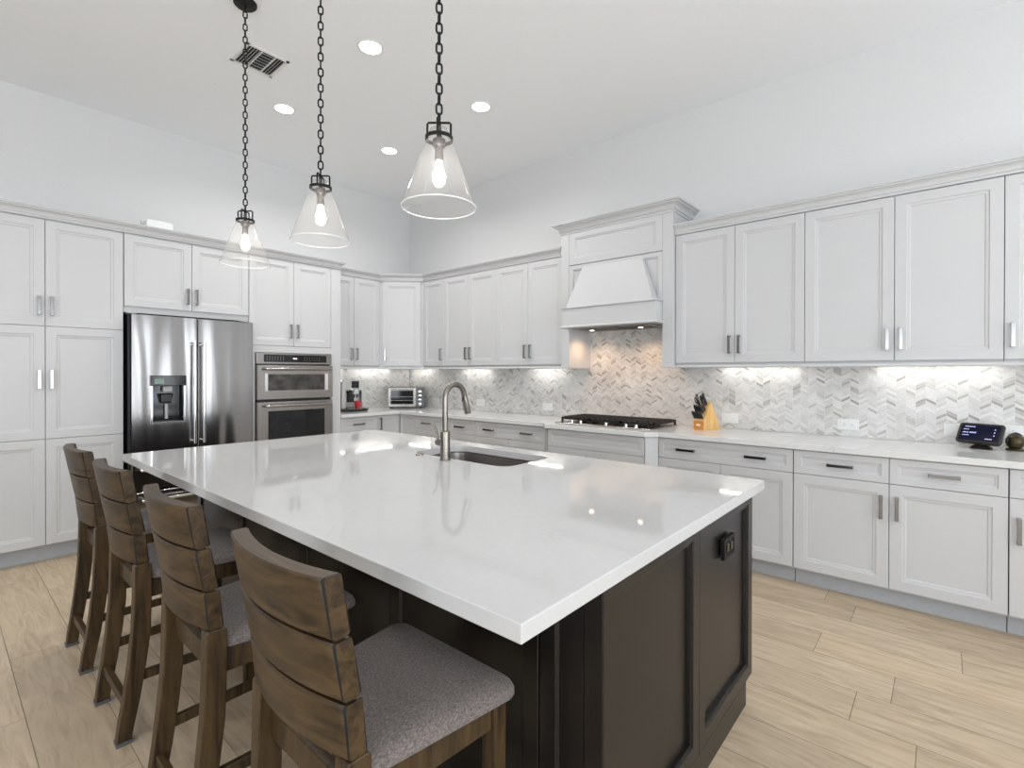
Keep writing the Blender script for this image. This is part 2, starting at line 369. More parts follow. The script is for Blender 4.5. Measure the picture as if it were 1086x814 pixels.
for p0, p1, q0, q1 in ((RY, WIN_B[0], -.05, CEIL), (WIN_B[1], WIN_C[0], -.05, CEIL), (WIN_C[1], 0, -.05, CEIL), (WIN_B[0], WIN_B[1], 2.7, CEIL), (WIN_B[0], WIN_B[1], -.05, .3), (WIN_C[0], WIN_C[1], 2.55, CEIL), (WIN_C[0], WIN_C[1], -.05, .35)):
    mb.box((RX, p0, q0), (RX+.15, p1, q1))
struct(mb.build('wall_right', M['wall']))
mb = MB()
for y0, y1, z0, z1 in ((WIN_C[0], WIN_C[0]+.05, .35, 2.55), (WIN_C[1]-.05, WIN_C[1], .35, 2.55), (WIN_C[0]+.05, WIN_C[1]-.05, .35, .40), (WIN_C[0]+.05, WIN_C[1]-.05, 2.5, 2.55), (-1.12, -1.08, .4, 2.5)): mb.box((RX+.05, y0, z0), (RX+.1, y1, z1))
struct(mb.build('window_2', M['whiteplastic']))
# glazed patio door behind the camera and side window: frames and panes
mb = MB()
for k in range(5):
    x = WIN_A[0]+(WIN_A[1]-WIN_A[0])*k/4; mb.box((max(x-.04, WIN_A[0]), RY-.10, .05), (min(x+.04, WIN_A[1]), RY-.05, 2.65))
mb.box((WIN_A[0], RY-.10, 0), (WIN_A[1], RY-.05, .05)); mb.box((WIN_A[0], RY-.10, 2.65), (WIN_A[1], RY-.05, 2.7))
struct(mb.build('door_1', M['whiteplastic']))
mb = MB()
for k in range(4):
    y = WIN_B[0]+(WIN_B[1]-WIN_B[0])*k/3; mb.box((RX+.05, max(y-.04, WIN_B[0]), .35), (RX+.10, min(y+.04, WIN_B[1]), 2.65))
mb.box((RX+.05, WIN_B[0], .3), (RX+.1, WIN_B[1], .35)); mb.box((RX+.05, WIN_B[0], 2.65), (RX+.1, WIN_B[1], 2.7))
struct(mb.build('window_1', M['whiteplastic']))

# ---------------------------------------------------------------- cabinet kit
def ring_panel(mb, x0, x1, z0, z1, y, rings, mi=0, back=.02):
    """front at y (facing -Y); rings = [(inset, depth into the panel)], thickness 'back'"""
    def R(i, d): return [(x0+i, y+d, z0+i), (x1-i, y+d, z0+i), (x1-i, y+d, z1-i), (x0+i, y+d, z1-i)]
    rr = [R(0, back), R(0, .002), R(.002, 0)]+[R(i, d) for i, d in rings]
    mb.loft(rr, mi)
DOOR = [(.058, 0), (.060, .004), (.066, .005), (.074, .0055), (.078, .009)]
DRAW = [(.036, 0), (.038, .004), (.043, .005), (.048, .0055), (.051, .008)]
HL = .135
def handle(parent, x, z, y, vert=True, mat_=None, length=HL):
    mb = MB(); h = length/2; w = .009
    if vert:
        mb.box((x-w, y-.030, z-h), (x+w, y-.022, z+h)); 
        for s in (-1, 1): mb.box((x-w, y-.024, z+s*h-(.012 if s > 0 else 0)), (x+w, y, z+s*h+(.012 if s < 0 else 0)))
    else:
        mb.box((x-h, y-.030, z-w), (x+h, y-.022, z+w))
        for s in (-1, 1): mb.box((x+s*h-(.012 if s > 0 else 0), y-.024, z-w), (x+s*h+(.012 if s < 0 else 0), y, z+w))
    return mb.build('handle', mat_ or M['handle'], parent, bevel=.0015)
G = .0016
def front(parent, kind, x0, x1, z0, z1, y, handles=(), m_=None, rings=None):
    mb = MB(); ring_panel(mb, x0+G, x1-G, z0+G, z1-G, y-.02, rings or (DOOR if kind == 'door' else DRAW), back=.0195)
    d = mb.build(kind, m_ or M['cab'], parent)
    for hx, hz, vert in handles: handle(d, hx, hz, y-.02, vert)
    return d
def cab_body(parent, W_, D, z0, z1, m_=None, open_=None):
    return MB().box((.001, -.012, z0), (W_-.001, -D, z1)).build('carcass', m_ or M['cab'], parent)

# frames: wall_back cabinets use local = world x; wall_left cabinets are turned +90 deg
UZ0, UZ1 = 1.44, 2.46
UPG = 'wall cabinets over the counter'; BSG = 'base cabinets along the walls'
def upper(x0, x1, seams, hs, label, rz=0, wall='back', D=.325, blank=0):
    loc = (x0, 0, 0) if wall == 'back' else (0, x0, 0); Wd = x1-x0
    t = thing('wall_cabinet', label, 'cabinet', loc, 0 if wall == 'back' else PI/2, UPG)
    cab_body(t, Wd, D-.001, UZ0-.012, UZ1+.055)
    xs = [x0]+list(seams)+[x1]
    for i in range(len(xs)-1):
        a, b = xs[i]-x0, xs[i+1]-x0; side = hs[i]
        hx = a+.034 if side == 'l' else b-.034
        front(t, 'door', a, b, UZ0, UZ1, -D, [(hx, 1.575, True)])
    return t
upper(.712, 1.073, [], 'r', 'single-door white wall cabinet next to the angled corner cabinet')
upper(1.073, 1.907, [1.491], 'rl', 'two-door white wall cabinet above the counter behind the sink faucet')
upper(1.907, 2.771, [2.34], 'rl', 'two-door white wall cabinet immediately left of the range hood')
upper(3.862, 4.773, [4.315], 'rl', 'narrower two-door white wall cabinet immediately right of the range hood')
upper(4.773, 5.750, [5.262], 'rl', 'wider two-door white wall cabinet above the smart display end of the counter')
upper(5.750, 6.660, [6.205], 'lr', 'white wall cabinet cut off by the right edge of the photo')
upper(-1.398, -.712, [-1.06], 'rl', 'two-door white wall cabinet above the coffee machine, beside the oven tower', wall='left')
# angled corner cabinet
t = thing('corner_wall_cabinet', 'angled single-door white wall cabinet filling the corner above the toaster oven', 'cabinet', (0, 0, 0), 0, UPG)
mb = MB(); P5 = [(.012, -.012), (.012, -.71), (.325, -.71), (.71, -.325), (.71, -.012)]
mb.loft([[(x, y, UZ0-.012) for x, y in P5], [(x, y, UZ1+.055) for x, y in P5]]); mb.build('carcass', M['cab'], t)
dl = math.hypot(.385, .385); Td = Tr(.325, -.71, 0, PI/4)
mb = MB(); mb2 = MB(); ring_panel(mb2, .045, dl-.045, UZ0+G, UZ1-G, -.0205, DOOR, back=.0195)
mb.v = [tuple(Td @ Vector(v)) for v in mb2.v]; mb.f = mb2.f; mb.m = mb2.m; dd = mb.build('door', M['cab'], t)
h_ = handle(dd, 0, 0, 0, True); hm = h_.data
for v in hm.vertices: v.co = Td @ Vector((v.co.x+.078, v.co.y-.0205, v.co.z+1.575))

# crown mouldings and light rails (fixed trim)
def crown_prof(z, k=1.0, base=.0, kz=None):
    kz = kz or k 
    q = [(0, 0), (.004, 0), (.005, .016), (.011, .018), (.012, .030), (.017, .043), (.028, .053), (.036, .056), (.037, .066), (.046, .068), (.047, .079), (0, .079)]
    return [(base+a*k, z+b*kz) for a, b in q]
struct(sweep(crown_prof(UZ1+.004), [(.347, -1.397), (.347, -.719), (.719, -.347), (2.772, -.347)]).build('trim_1', M['cab']))
struct(sweep(crown_prof(UZ1+.004), [(3.862, -.347), (6.662, -.347)]).build('trim_2', M['cab']))
rail = [(-.03, 1.404), (.006, 1.404), (.010, 1.408), (.010, 1.414), (.004, 1.420), (.004, 1.427), (-.03, 1.427)]
struct(sweep(rail, [(.345, -1.397), (.345, -.718), (.718, -.345), (2.772, -.345)]).build('trim_3', M['cab']))
struct(sweep(rail, [(3.862, -.345), (6.662, -.345)]).build('trim_4', M['cab']))

# ------------------------------------------------------------- base cabinets
BZ0, BZ1, BG_, BD = .115, .872, .722, .61
def base(x0, x1, rows, label, wall='back', D=BD, name='base_cabinet', toe=(0, 0)):
    loc = (x0, 0, 0) if wall == 'back' else (0, x0, 0)
    t = thing(name, label, 'cabinet', loc, 0 if wall == 'back' else PI/2, BSG); Wd = x1-x0
    mb = MB(); mb.box((.001, -.012, BZ0-.01), (Wd-.001, -D+.001, .8765)); mb.build('carcass', M['cab'], t)
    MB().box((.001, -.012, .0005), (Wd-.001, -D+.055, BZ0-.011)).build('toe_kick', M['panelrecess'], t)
    for kind, a, b, z0, z1, hs in rows:
        front(t, kind, a-x0, b-x0, z0, z1, -D, [(hx-x0, hz, v) for hx, hz, v in hs])
    return t
dz = (BG_, BZ1); dr = (BZ0, BG_); hzv = .585; hzd = .797
base(-1.398, -.93, [('drawer', -1.398, -.93, *dz, [(-1.18, hzd, False)]), ('door', -1.398, -.93, *dr, [])], 'white base cabinet with one drawer under the coffee machine', wall='left')
t = thing('corner_base_cabinet', 'white inside-corner base cabinet with folding doors below the toaster oven', 'cabinet', (0, 0, 0), 0, BSG)
mb = MB(); PC = [(.012, -.012), (.012, -.929), (.609, -.929), (.609, -.609), (.903, -.609), (.903, -.012)]
mb.loft([[(x, y, BZ0-.01) for x, y in PC], [(x, y, .8765) for x, y in PC]]); mb.build('carcass', M['cab'], t)
PK = [(.012, -.012), (.012, -.929), (.555, -.929), (.555, -.555), (.903, -.555), (.903, -.012)]
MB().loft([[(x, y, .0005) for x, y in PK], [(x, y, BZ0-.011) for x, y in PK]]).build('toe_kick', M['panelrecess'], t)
mb = MB(); ring_panel(mb, .634, .902, BZ0, BZ1, -.63, DRAW, back=.0195); mb.build('door', M['cab'], t)
mb = MB(); m2 = MB(); ring_panel(m2, -.928, -.634, BZ0, BZ1, -.63, DRAW, back=.0195)
R90 = Matrix.Rotation(PI/2, 4, 'Z'); mb.v = [tuple(R90 @ Vector(v)) for v in m2.v]; mb.f = m2.f; mb.m = m2.m; dd = mb.build('door', M['cab'], t)
h_ = handle(dd, 0, 0, 0, True)
for v in h_.data.vertices: v.co = R90 @ Vector((v.co.x-.90, v.co.y-.63, v.co.z+.78))
base(.905, 1.502, [('drawer', .905, 1.502, *dz, [(1.12, hzd, False)]), ('door', .905, 1.502, *dr, [(1.46, hzv, True)])], 'white base cabinet with one drawer directly right of the inside corner')
base(1.504, 1.881, [('drawer', 1.504, 1.881, *dz, [(1.66, hzd, False)]), ('door', 1.504, 1.881, *dr, [(1.54, hzv, True)])], 'narrow white base cabinet with one short drawer behind the faucet')
base(1.883, 2.776, [('drawer', 1.883, 2.776, *dz, [(2.08, hzd, False), (2.56, hzd, False)]), ('door', 1.883, 2.33, *dr, [(2.296, hzv, True)]), ('door', 2.33, 2.776, *dr, [(2.364, hzv, True)])],
     'white base cabinet with a wide two-handle drawer just left of the cooktop')
# cooktop cabinet bumped forward, with angled corner posts
t = thing('cooktop_cabinet', 'bumped-out white base cabinet with blank wide fronts under the cooktop', 'cabinet', (0, 0, 0), 0, BSG)
mb = MB(); PB = [(2.779, -.012), (2.779, -.629), (2.855, -.705), (3.775, -.705), (3.849, -.629), (3.849, -.012)]
PB2 = [(2.779, -.012), (2.779, -.63), (2.834, -.684), (3.796, -.684), (3.849, -.63), (3.849, -.012)]
mb.loft([[(x, y, BZ0-.01) for x, y in PB2], [(x, y, .8765) for x, y in PB2]]); mb.build('carcass', M['cab'], t)
PBt = [(2.779, -.012), (2.779, -.57), (2.855, -.64), (3.775, -.64), (3.849, -.57), (3.849, -.012)]
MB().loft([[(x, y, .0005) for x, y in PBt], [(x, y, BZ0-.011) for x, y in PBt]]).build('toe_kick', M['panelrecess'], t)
front(t, 'drawer', 2.857, 3.773, BG_, BZ1, -.6855)
front(t, 'drawer', 2.857, 3.773, .42, BG_, -.6855, [(3.315, .66, False)], rings=DOOR)
front(t, 'drawer', 2.857, 3.773, BZ0, .42, -.6855, [(3.315, .36, False)], rings=DOOR)
mb = MB(); mb.loft([[(3.778, -.7035, z), (3.8495, -.632, z), (3.8495, -.6305, z), (3.7965, -.6845, z)] for z in (BZ0, BZ1)]); mb.build('corner_post', M['cab'], t)
mb = MB(); mb.loft([[(2.852, -.7035, z), (2.8335, -.6845, z), (2.7795, -.6305, z), (2.7795, -.632, z)] for z in (BZ0, BZ1)]); mb.build('corner_post', M['cab'], t)
base(3.851, 4.764, [('drawer', 3.851, 4.764, *dz, [(4.065, hzd, False), (4.54, hzd, False)]), ('door', 3.851, 4.31, *dr, [(4.276, hzv, True)]), ('door', 4.31, 4.764, *dr, [(4.344, hzv, True)])],
     'white base cabinet with a wide two-handle drawer right of the cooktop')
base(4.766, 5.752, [('drawer', 4.766, 5.259, *dz, [(5.02, hzd, False)]), ('drawer', 5.259, 5.752, *dz, [(5.50, hzd, False)]), ('door', 4.766, 5.259, *dr, [(5.222, hzv, True)]), ('door', 5.259, 5.752, *dr, [(5.296, hzv, True)])],
     'white base cabinet fully in view right of the island, two drawers over two doors')
base(5.754, 6.66, [('drawer', 5.754, 6.20, *dz, [(5.98, hzd, False)]), ('drawer', 6.20, 6.66, *dz, [(6.43, hzd, False)]), ('door', 5.754, 6.20, *dr, [(5.79, .56, True)]), ('door', 6.20, 6.66, *dr, [(6.24, .56, True)])],
     'white base cabinet cut off by the right edge of the photo')

# worktop along both walls
def slab(name, outer, z0, z1, hole=None, m_=None):
    bm = bmesh.new()
    def loop(pts, z): 
        vs_ = [bm.verts.new((x, y, z)) for x, y in pts]; es = [bm.edges.new((vs_[i], vs_[(i+1) % len(vs_)])) for i in range(len(vs_))]; return vs_, es
    sides = []
    for z in (z0, z1):
        v1, e1 = loop(outer, z); ee = list(e1); vv = [v1]
        if hole: v2, e2 = loop(hole, z); ee += e2; vv.append(v2)
        bmesh.ops.triangle_fill(bm, use_beauty=True, use_dissolve=True, edges=ee); sides.append(vv)
    for k in range(len(sides[0])):
        a, b = sides[0][k], sides[1][k]; n = len(a)
        for i in range(n): bm.faces.new((a[i], a[(i+1) % n], b[(i+1) % n], b[i]))
    bmesh.ops.recalc_face_normals(bm, faces=bm.faces)
    me = bpy.data.meshes.new(name); bm.to_mesh(me); bm.free(); me.materials.append(m_ or M['quartz'])
    o = bpy.data.objects.new(name, me); COL.objects.link(o)
    b = o.modifiers.new('bevel', 'BEVEL'); b.width = .0025; b.segments = 2; b.limit_method = 'ANGLE'; b.angle_limit = .7
    return o
e = .012
tag(slab('countertop', [(e, -e), (e, -1.397), (.655, -1.397), (.655, -.655), (2.768, -.655), (2.845, -.732), (3.785, -.732), (3.862, -.655), (6.66, -.655), (6.66, -e)], .8775, .914, None, M['quartz2']),
    'L-shaped white quartz worktop running along both walls under the backsplash', 'countertop')

# backsplash
def backsplash():
    mb = MB(); 
    mb.box((0.001, -.010, .9145), (6.66, -.001, 1.427)); mb.box((2.862, -.010, 1.427), (3.77, -.001, 1.764)); mb.box((.001, -1.397, .9145), (.010, -.010, 1.427))
    o = mb.build('backsplash', M['chevron']); me = o.data; uvl = me.uv_layers.new(name='UVMap')
    for p in me.polygons:
        for li in p.loop_indices:
            v = me.vertices[me.loops[li].vertex_index].co
            uvl.data[li].uv = (v.x if abs(p.normal.y) > .5 else 20+v.y, v.z)
    tag(o, 'grey and white marble chevron mosaic backsplash on both walls above the worktop', 'backsplash')
backsplash()

# ---------------------------------------------------------------- tall units on the left wall
TZ1 = 2.452
def tall(y0, y1, label):
    return thing('pantry_cabinet' , label, 'cabinet', (0, y0, 0), PI/2)
t = tall(-4.17, -3.262, 'tall white six-door pantry cabinet left of the refrigerator'); t['group'] = 'tall cabinets on the left wall'
Wd = .908
MB().box((.001, -.012, .13), (Wd-.001, -.612, TZ1+.055)).build('carcass', M['cab'], t)
MB().box((.001, -.012, .0005), (Wd-.001, -.557, .125)).build('toe_kick', M['panelrecess'], t)
sx = .457
for (z0, z1, hz) in ((.123, .882, None), (.882, 1.69, 1.31), (1.69, TZ1, 1.835)):
    front(t, 'door', 0, sx, z0, z1, -.613, [(sx-.033, hz, True)] if hz else [])
    front(t, 'door', sx, Wd, z0, z1, -.613, [(sx+.033, hz, True)] if hz else [])
t = thing('over_fridge_cabinet', 'short two-door white cabinet above the stainless refrigerator', 'cabinet', (0, -3.258, 0), PI/2, 'tall cabinets on the left wall')
MB().box((0, -.012, 1.835), (.93, -.612, TZ1+.055)).build('carcass', M['cab'], t)
MB().box((.9, -.012, .0005), (.93, -.612, 1.834)).build('side_panel', M['cab'], t)
front(t, 'door', 0, .468, 1.882, TZ1, -.613, [(.435, 2.0, True)]); front(t, 'door', .468, .93, 1.882, TZ1, -.613, [(.501, 2.0, True)])
t = thing('oven_cabinet', 'tall white cabinet tower housing the double wall oven', 'cabinet', (0, -2.326, 0), PI/2, 'tall cabinets on the left wall')
OW = .926
mb = MB(); mb.box((0, -.012, .13), (.045, -.612, TZ1+.055)); mb.box((.82, -.012, .13), (OW, -.612, TZ1+.055)); mb.box((.045, -.012, 1.560), (.82, -.612, TZ1+.055)); mb.box((.045, -.012, .13), (.82, -.612, .42)); mb.box((.045, -.012, .42), (.82, -.03, 1.56))
mb.build('carcass', M['cab'], t)
mb = MB(); mb.box((0, -.612, .13), (.052, -.633, 1.615)); mb.box((.818, -.612, .13), (.926, -.633, TZ1)); mb.box((.052, -.612, 1.553), (.818, -.633, 1.615)); mb.build('face_frame', M['cab'], t)
MB().box((0, -.012, .0005), (OW, -.557, .125)).build('toe_kick', M['panelrecess'], t)
front(t, 'door', 0, .422, 1.617, TZ1, -.613, [(.388, 1.765, True)]); front(t, 'door', .422, .817, 1.617, TZ1, -.613, [(.456, 1.765, True)])
front(t, 'drawer', .054, .816, .135, .42, -.613, [(.435, .35, False)], rings=DOOR)
struct(sweep(crown_prof(TZ1+.004, .95), [(.635, -4.20), (.635, -1.399), (.40, -1.399)]).build('trim_5', M['cab']))
mb = MB(); mb.box((.05, -.19, .0), (.26, -.03, .12), ch=.01); bx_ = thing('white_utility_box', 'small white box lying on top of the cabinet above the refrigerator', 'box', (.46, -3.09, 2.508), 0)
MB().box((-.08, 0, 0), (.08, .19, .115), ch=.008).build('box_body', M['whiteplastic'], bx_)
MB().tube([(.0, -.004, .001), (.0, -.004, .05), (.0, -.020, .075), (.0, -.018, .11)], .004, 8).build('antenna', M['grey'], bx_, smooth=True)

# ---------------------------------------------------------------- refrigerator (local: x along wall, -y into the room)
t = thing('refrigerator', 'stainless steel french-door refrigerator with ice and water dispenser between the white cabinets', 'refrigerator', (0, -3.240, 0), PI/2)
FW = .905
MB().box((.0, -.03, .02), (FW-.03, -.66, 1.822)).build('cabinet_shell', M['black'], t, bevel=.004)
def fdoor(x0, x1, z0, z1, hole=None):
    mb = MB(); yb, yf = -.668, -.745
    if not hole:
        mb.box((x0, yb, z0), (x1, yf, z1), ch=.006)
    else:
        a, b, c, d = hole
        # door slab as frame around the dispenser opening
        o = [(x0, z0), (x1, z0), (x1, z1), (x0, z1)]; h = [(a, c), (b, c), (b, d), (a, d)]
        for yy in (yf, yb):
            s_ = len(mb.v); mb.add([(p[0], yy, p[1]) for p in o+h], [(0, 1, 5, 4), (1, 2, 6, 5), (2, 3, 7, 6), (3, 0, 4, 7)])
        mb.add([(p[0], yy, p[1]) for p in o for yy in (yf, yb)], [(0, 1, 3, 2), (2, 3, 5, 4), (4, 5, 7, 6), (6, 7, 1, 0)])
        mb.add([(p[0], yy, p[1]) for p in h for yy in (yf, yf+.055)], [(0, 1, 3, 2), (2, 3, 5, 4), (4, 5, 7, 6), (6, 7, 1, 0)])
    return mb
SPL = .455
disp = (.128, .366, .955, 1.33)
d1 = fdoor(.006, SPL-.004, .665, 1.812, disp).build('door', M['fridge'], t)
d2 = fdoor(SPL+.004, FW, .665, 1.812).build('door', M['fridge'], t)
def bar_handle(parent, x, z0, z1, yb, r=.0115, m_='chrome', vert=True, x1=None):
    mb = MB(); yo = yb-.055
    if vert:
        mb.tube([(x, yo, z0), (x, yo, z1)], r, 14)
        for z in (z0+.02, z1-.02): mb.tube([(x, yb+.002, z), (x, yo, z)], r*.9, 10)
    else:
        mb.tube([(x, yo, z0), (x1, yo, z0)], r, 14)
        for q in (x+.03, x1-.03): mb.tube([(q, yb+.002, z0), (q, yo, z0)], r*1.1, 10)
    return mb.build('handle', M[m_], parent, smooth=True)
bar_handle(d1, SPL-.032, .775, 1.615, -.745); bar_handle(d2, SPL+.036, .775, 1.615, -.745)
w1 = fdoor(.006, SPL-.004, .43, .655).build('drawer', M['fridge'], t); w2 = fdoor(SPL+.004, FW, .43, .655).build('drawer', M['fridge'], t); w3 = fdoor(.006, FW, .05, .42).build('drawer', M['fridge'], t)
bar_handle(w1, .05, .60, 0, -.745, vert=False, x1=.41); bar_handle(w2, .50, .60, 0, -.745, vert=False, x1=.86); bar_handle(w3, .06, .36, 0, -.745, vert=False, x1=.85)
a, b, c, d_ = disp
dp = MB().box((a+.001, -.675, c+.001), (b-.001, -.690, d_-.001)).build('dispenser', M['display'], t)
mb = MB(); mb.box((a-.004, -.7455, d_-.075), (b+.004, -.765, d_+.006), ch=.004); mb.build('control_panel', M['display'], dp)
mb = MB(); mb.box((a+.02, -.7655, d_-.06), (a+.085, -.7662, d_-.02)); mb.build('status_display', M['whitedisp'], dp).data.materials[0] = plain('green_grey_display', (.20, .28, .24), .3)
mb = MB()
mb.box((a-.004, -.7455, c-.006), (a+.012, -.757, d_-.076)); mb.box((b-.012, -.7455, c-.006), (b+.004, -.757, d_-.076)); mb.box((a+.012, -.7455, c-.006), (b-.012, -.757, c+.01)); mb.build('bezel', M['chrome'], dp, bevel=.002)
mb = MB(); mb.box((a+.088, -.69, d_-.125), (a+.150, -.735, d_-.08)); mb.build('spout_housing', M['grey'], dp, bevel=.004)
mb = MB(); mb.hexa([(a+.072, -.705, c+.155), (a+.150, -.705, c+.155), (a+.150, -.698, c+.155), (a+.072, -.698, c+.155), (a+.062, -.725, c+.235), (a+.160, -.725, c+.235), (a+.160, -.715, c+.235), (a+.062, -.715, c+.235)]); mb.build('paddle', M['chrome'], dp)
mb = MB(); mb.box((a+.076, -.726, c+.168), (a+.148, -.7275, c+.225)); mb.build('paddle_pad', M['black'], dp)
MB().tube([(a+.115, -.708, c+.03), (a+.115, -.708, c+.15)], .012, 10).build('chute', M['grey'], dp, smooth=True)
MB().box((a+.03, -.691, c+.003), (b-.03, -.745, c+.014)).build('drip_tray', M['black'], dp)
mb = MB(); mb.box((.0, -.60, 1.8225), (.05, -.68, 1.832)); mb.box((FW-.08, -.60, 1.8225), (FW-.03, -.68, 1.832)); mb.build('hinge_cover', M['grey'], t)

# ---------------------------------------------------------------- wall oven with microwave above
t = thing('wall_oven', 'built-in stainless double wall oven with microwave on top', 'oven', (0, -2.268, 0), PI/2)
w = .755
MB().box((.012, -.06, .425), (w-.012, -.6335, 1.545)).build('oven_box', M['black'], t)
pn = MB().box((0, -.634, 1.443), (w, -.652, 1.548)).build('control_panel', M['steel'], t, bevel=.002)
MB().box((.068, -.6522, 1.462), (.697, -.6545, 1.533)).build('display', M['display'], pn)
mb = MB(); mb.box((.345, -.6547, 1.492), (.385, -.6550, 1.502)); mb.build('clock_digits', M['whitedisp'], pn)
mb = MB()
for i in range(7):
    for j in range(3): mb.box((.46+i*.026, -.6547, 1.478+j*.016), (.466+i*.026, -.6550, 1.481+j*.016)); mb.box((.09+i*.026, -.6547, 1.478+j*.016), (.098+i*.026, -.6550, 1.481+j*.016))
mb.build('key_marks', M['grey'], pn)
def odoor(z0, z1, win, gl, hz, name):
    mb = MB(); ring_panel(mb, 0, w, z0, z1, -.675, [(.004, 0)], back=.04); 
    d = mb.build(name, M['steel'], t)
    MB().box((win[0], -.6752, win[2]), (win[1], -.6765, win[3]), ).build('glass', M[gl], d)
    bar_handle(d, .055, hz, 0, -.675, r=.013, vert=False, x1=w-.045, m_='steel')
    return d
d1 = odoor(1.107, 1.430, (.098, .665, 1.19, 1.345), 'ovenglass', 1.395, 'microwave_door')
mb = MB(); mb.box((.072, -.6752, 1.185), (.092, -.679, 1.352)); mb.box((.672, -.6752, 1.185), (.700, -.679, 1.352)); mb.build('window_trim', M['chrome'], d1)
d2 = odoor(.50, 1.082, (.098, .665, .60, .995), 'glassdark', 1.045, 'oven_door')
MB().box((0, -.634, .43), (w, -.655, .49)).build('vent_strip', M['steel'], t)

# ---------------------------------------------------------------- range hood
t = thing('range_hood', 'white wooden range hood with tapered front and crown above the cooktop', 'range hood', (0, 0, 0))
HX0, HX1, HY = 2.775, 3.859, -.385; HZ1 = 2.66
mb = MB(); mb.box((HX0, -.002, 1.405), (HX0+.088, HY, HZ1)); mb.box((HX1-.088, -.002, 1.405), (HX1, HY, HZ1)); mb.box((HX0+.088, -.002, 1.765), (HX1-.088, HY+.02, HZ1)); mb.build('surround', M['cab'], t)
for xx in (HX0, HX1-.088):
    mb = MB(); mb.box((xx+(.0 if xx > 3 else 0)-(.012 if xx > 3 else 0), HY-.008, 1.405), (xx+.088+(.012 if xx < 3 else 0), HY-.001, 1.43)); mb.build('foot_moulding', M['cab'], t, bevel=.002)
mb = MB(); ring_panel(mb, HX0+.09, HX1-.09, 2.352, HZ1-.004, HY, [(.058, 0), (.061, .004), (.070, .005), (.075, .011)], back=.019); mb.build('top_panel', M['cab'], t)
mb = MB(); ring_panel(mb, HX0+.09, HX1-.09, 1.937, 2.346, HY, [(.035, 0), (.038, .004), (.044, .005), (.048, .013)], back=.019); mb.build('recessed_panel', M['cab'], t)
cx = 3.317
mb = MB(); mb.loft([[(cx-.42, HY+.002, 1.947), (cx-.42, -.492, 1.947), (cx+.42, -.492, 1.947), (cx+.42, HY+.002, 1.947)], [(cx-.29, HY+.002, 2.312), (cx-.29, HY-.03, 2.312), (cx+.29, HY-.03, 2.312), (cx+.29, HY+.002, 2.312)]]); mb.build('tapered_front', M['cab'], t, bevel=.002)
mb = MB(); mb.box((2.866, HY+.05, 1.766), (3.768, -.502, 1.936)); mb.build('mantel', M['cab'], t, bevel=.001)
mp_ = [(0, 1.936), (.004, 1.936), (.012, 1.940), (.012, 1.946), (0, 1.948)]
ml = [(-.01, 1.765), (.010, 1.765), (.013, 1.769), (.013, 1.776), (.004, 1.786), (-.01, 1.786)]
pth = [(2.866, HY-.002), (2.866, -.502), (3.768, -.502), (3.768, HY-.002)]
sweep([(-.06, 1.9365), (.004, 1.9365), (.012, 1.940), (.012, 1.9465), (-.06, 1.9465)], pth).build('mantel_moulding', M['cab'], t); sweep(ml, pth).build('mantel_moulding', M['cab'], t)
ins = MB().box((2.93, -.06, 1.7560), (3.70, -.44, 1.7645)).build('vent_insert', M['steel'], t)
mb = MB()
for i in range(3): 
    x0 = 2.99+i*.22; mb.box((x0, -.15, 1.7545), (x0+.2, -.41, 1.7558))
mb.build('filter', M['iron'], ins)
for x in (3.02, 3.51):
    MB().lathe([(.020, 1.7555), (.020, 1.7535), (.001, 1.7532)], 20, T=Tr(x, -.24, 0)).build('lamp', M['hoodlamp'], ins)
    d = bpy.data.lights.new('hood_spot', 'SPOT'); d.energy = 7.5; d.color = (1, .64, .39); d.spot_size = 2.5; d.spot_blend = .8; d.shadow_soft_size = .02
    o = bpy.data.objects.new('hood_spot', d); COL.objects.link(o); o.parent = ins; o.location = (x, -.24, 1.750)
sweep(crown_prof(HZ1-.012, 1.5, kz=1.15), [(HX0, -.002), (HX0, HY), (HX1, HY), (HX1, -.002)]).build('crown_moulding', M['cab'], t)

# ---------------------------------------------------------------- cooktop
t = thing('cooktop', 'black and stainless gas cooktop set in the worktop under the hood', 'cooktop', (3.315, -.335, .9145))
MB().box((-.457, -.265, 0), (.457, .265, .009), ch=.003).build('tray', M['steel'], t)
for k, cxk in enumerate((-.30, 0, .30)):
    mb = MB(); x0, x1 = cxk-.148, cxk+.148; y0, y1 = -.175, .245
    for (a, b) in (((x0, y0), (x1, y0+.014)), ((x0, y1-.014), (x1, y1)), ((x0, y0), (x0+.014, y1)), ((x1-.014, y0), (x1, y1))): mb.box((a[0], a[1], .030), (b[0], b[1], .050))
    for i in range(1, 6): x = x0+.014+(x1-x0-.014)*i/6; mb.box((x-.005, y0, .034), (x+.005, y1, .052))
    for y in (-.125, -.075, -.02, .035, .09, .145, .195): mb.box((x0, y-.006, .034), (x1, y+.006, .056))
    for x in (x0+.007, x1-.007):
        for y in (y0+.007, y1-.007): mb.box((x-.007, y-.007, .0092), (x+.007, y+.007, .031))
    mb.build('grate', M['iron'], t)
for (x, y, r) in ((-.30, .14, .04), (-.30, -.07, .032), (0, .03, .055), (.30, .14, .04), (.30, -.07, .032)):
    MB().lathe([(r*1.25, .0093), (r*1.2, .016), (r, .017), (r, .026), (r*.9, .028), (.001, .028)], 24, T=Tr(x, y, 0)).build('burner', M['iron'], t, smooth=True)
for x in (-.30, -.21, .04, .225, .315):
    mb = MB(); mb.lathe([(.019, .0093), (.019, .013), (.015, .014), (.014, .032), (.012, .034), (.001, .034)], 20, T=Tr(x, -.222, 0)); mb.box((x-.003, -.237, .034), (x+.003, -.207, .042)); mb.build('knob', M['knob'], t, smooth=True)
MB().box((-.18, -.243, .0093), (-.08, -.237, .0098)).build('mark', M['grey'], t)

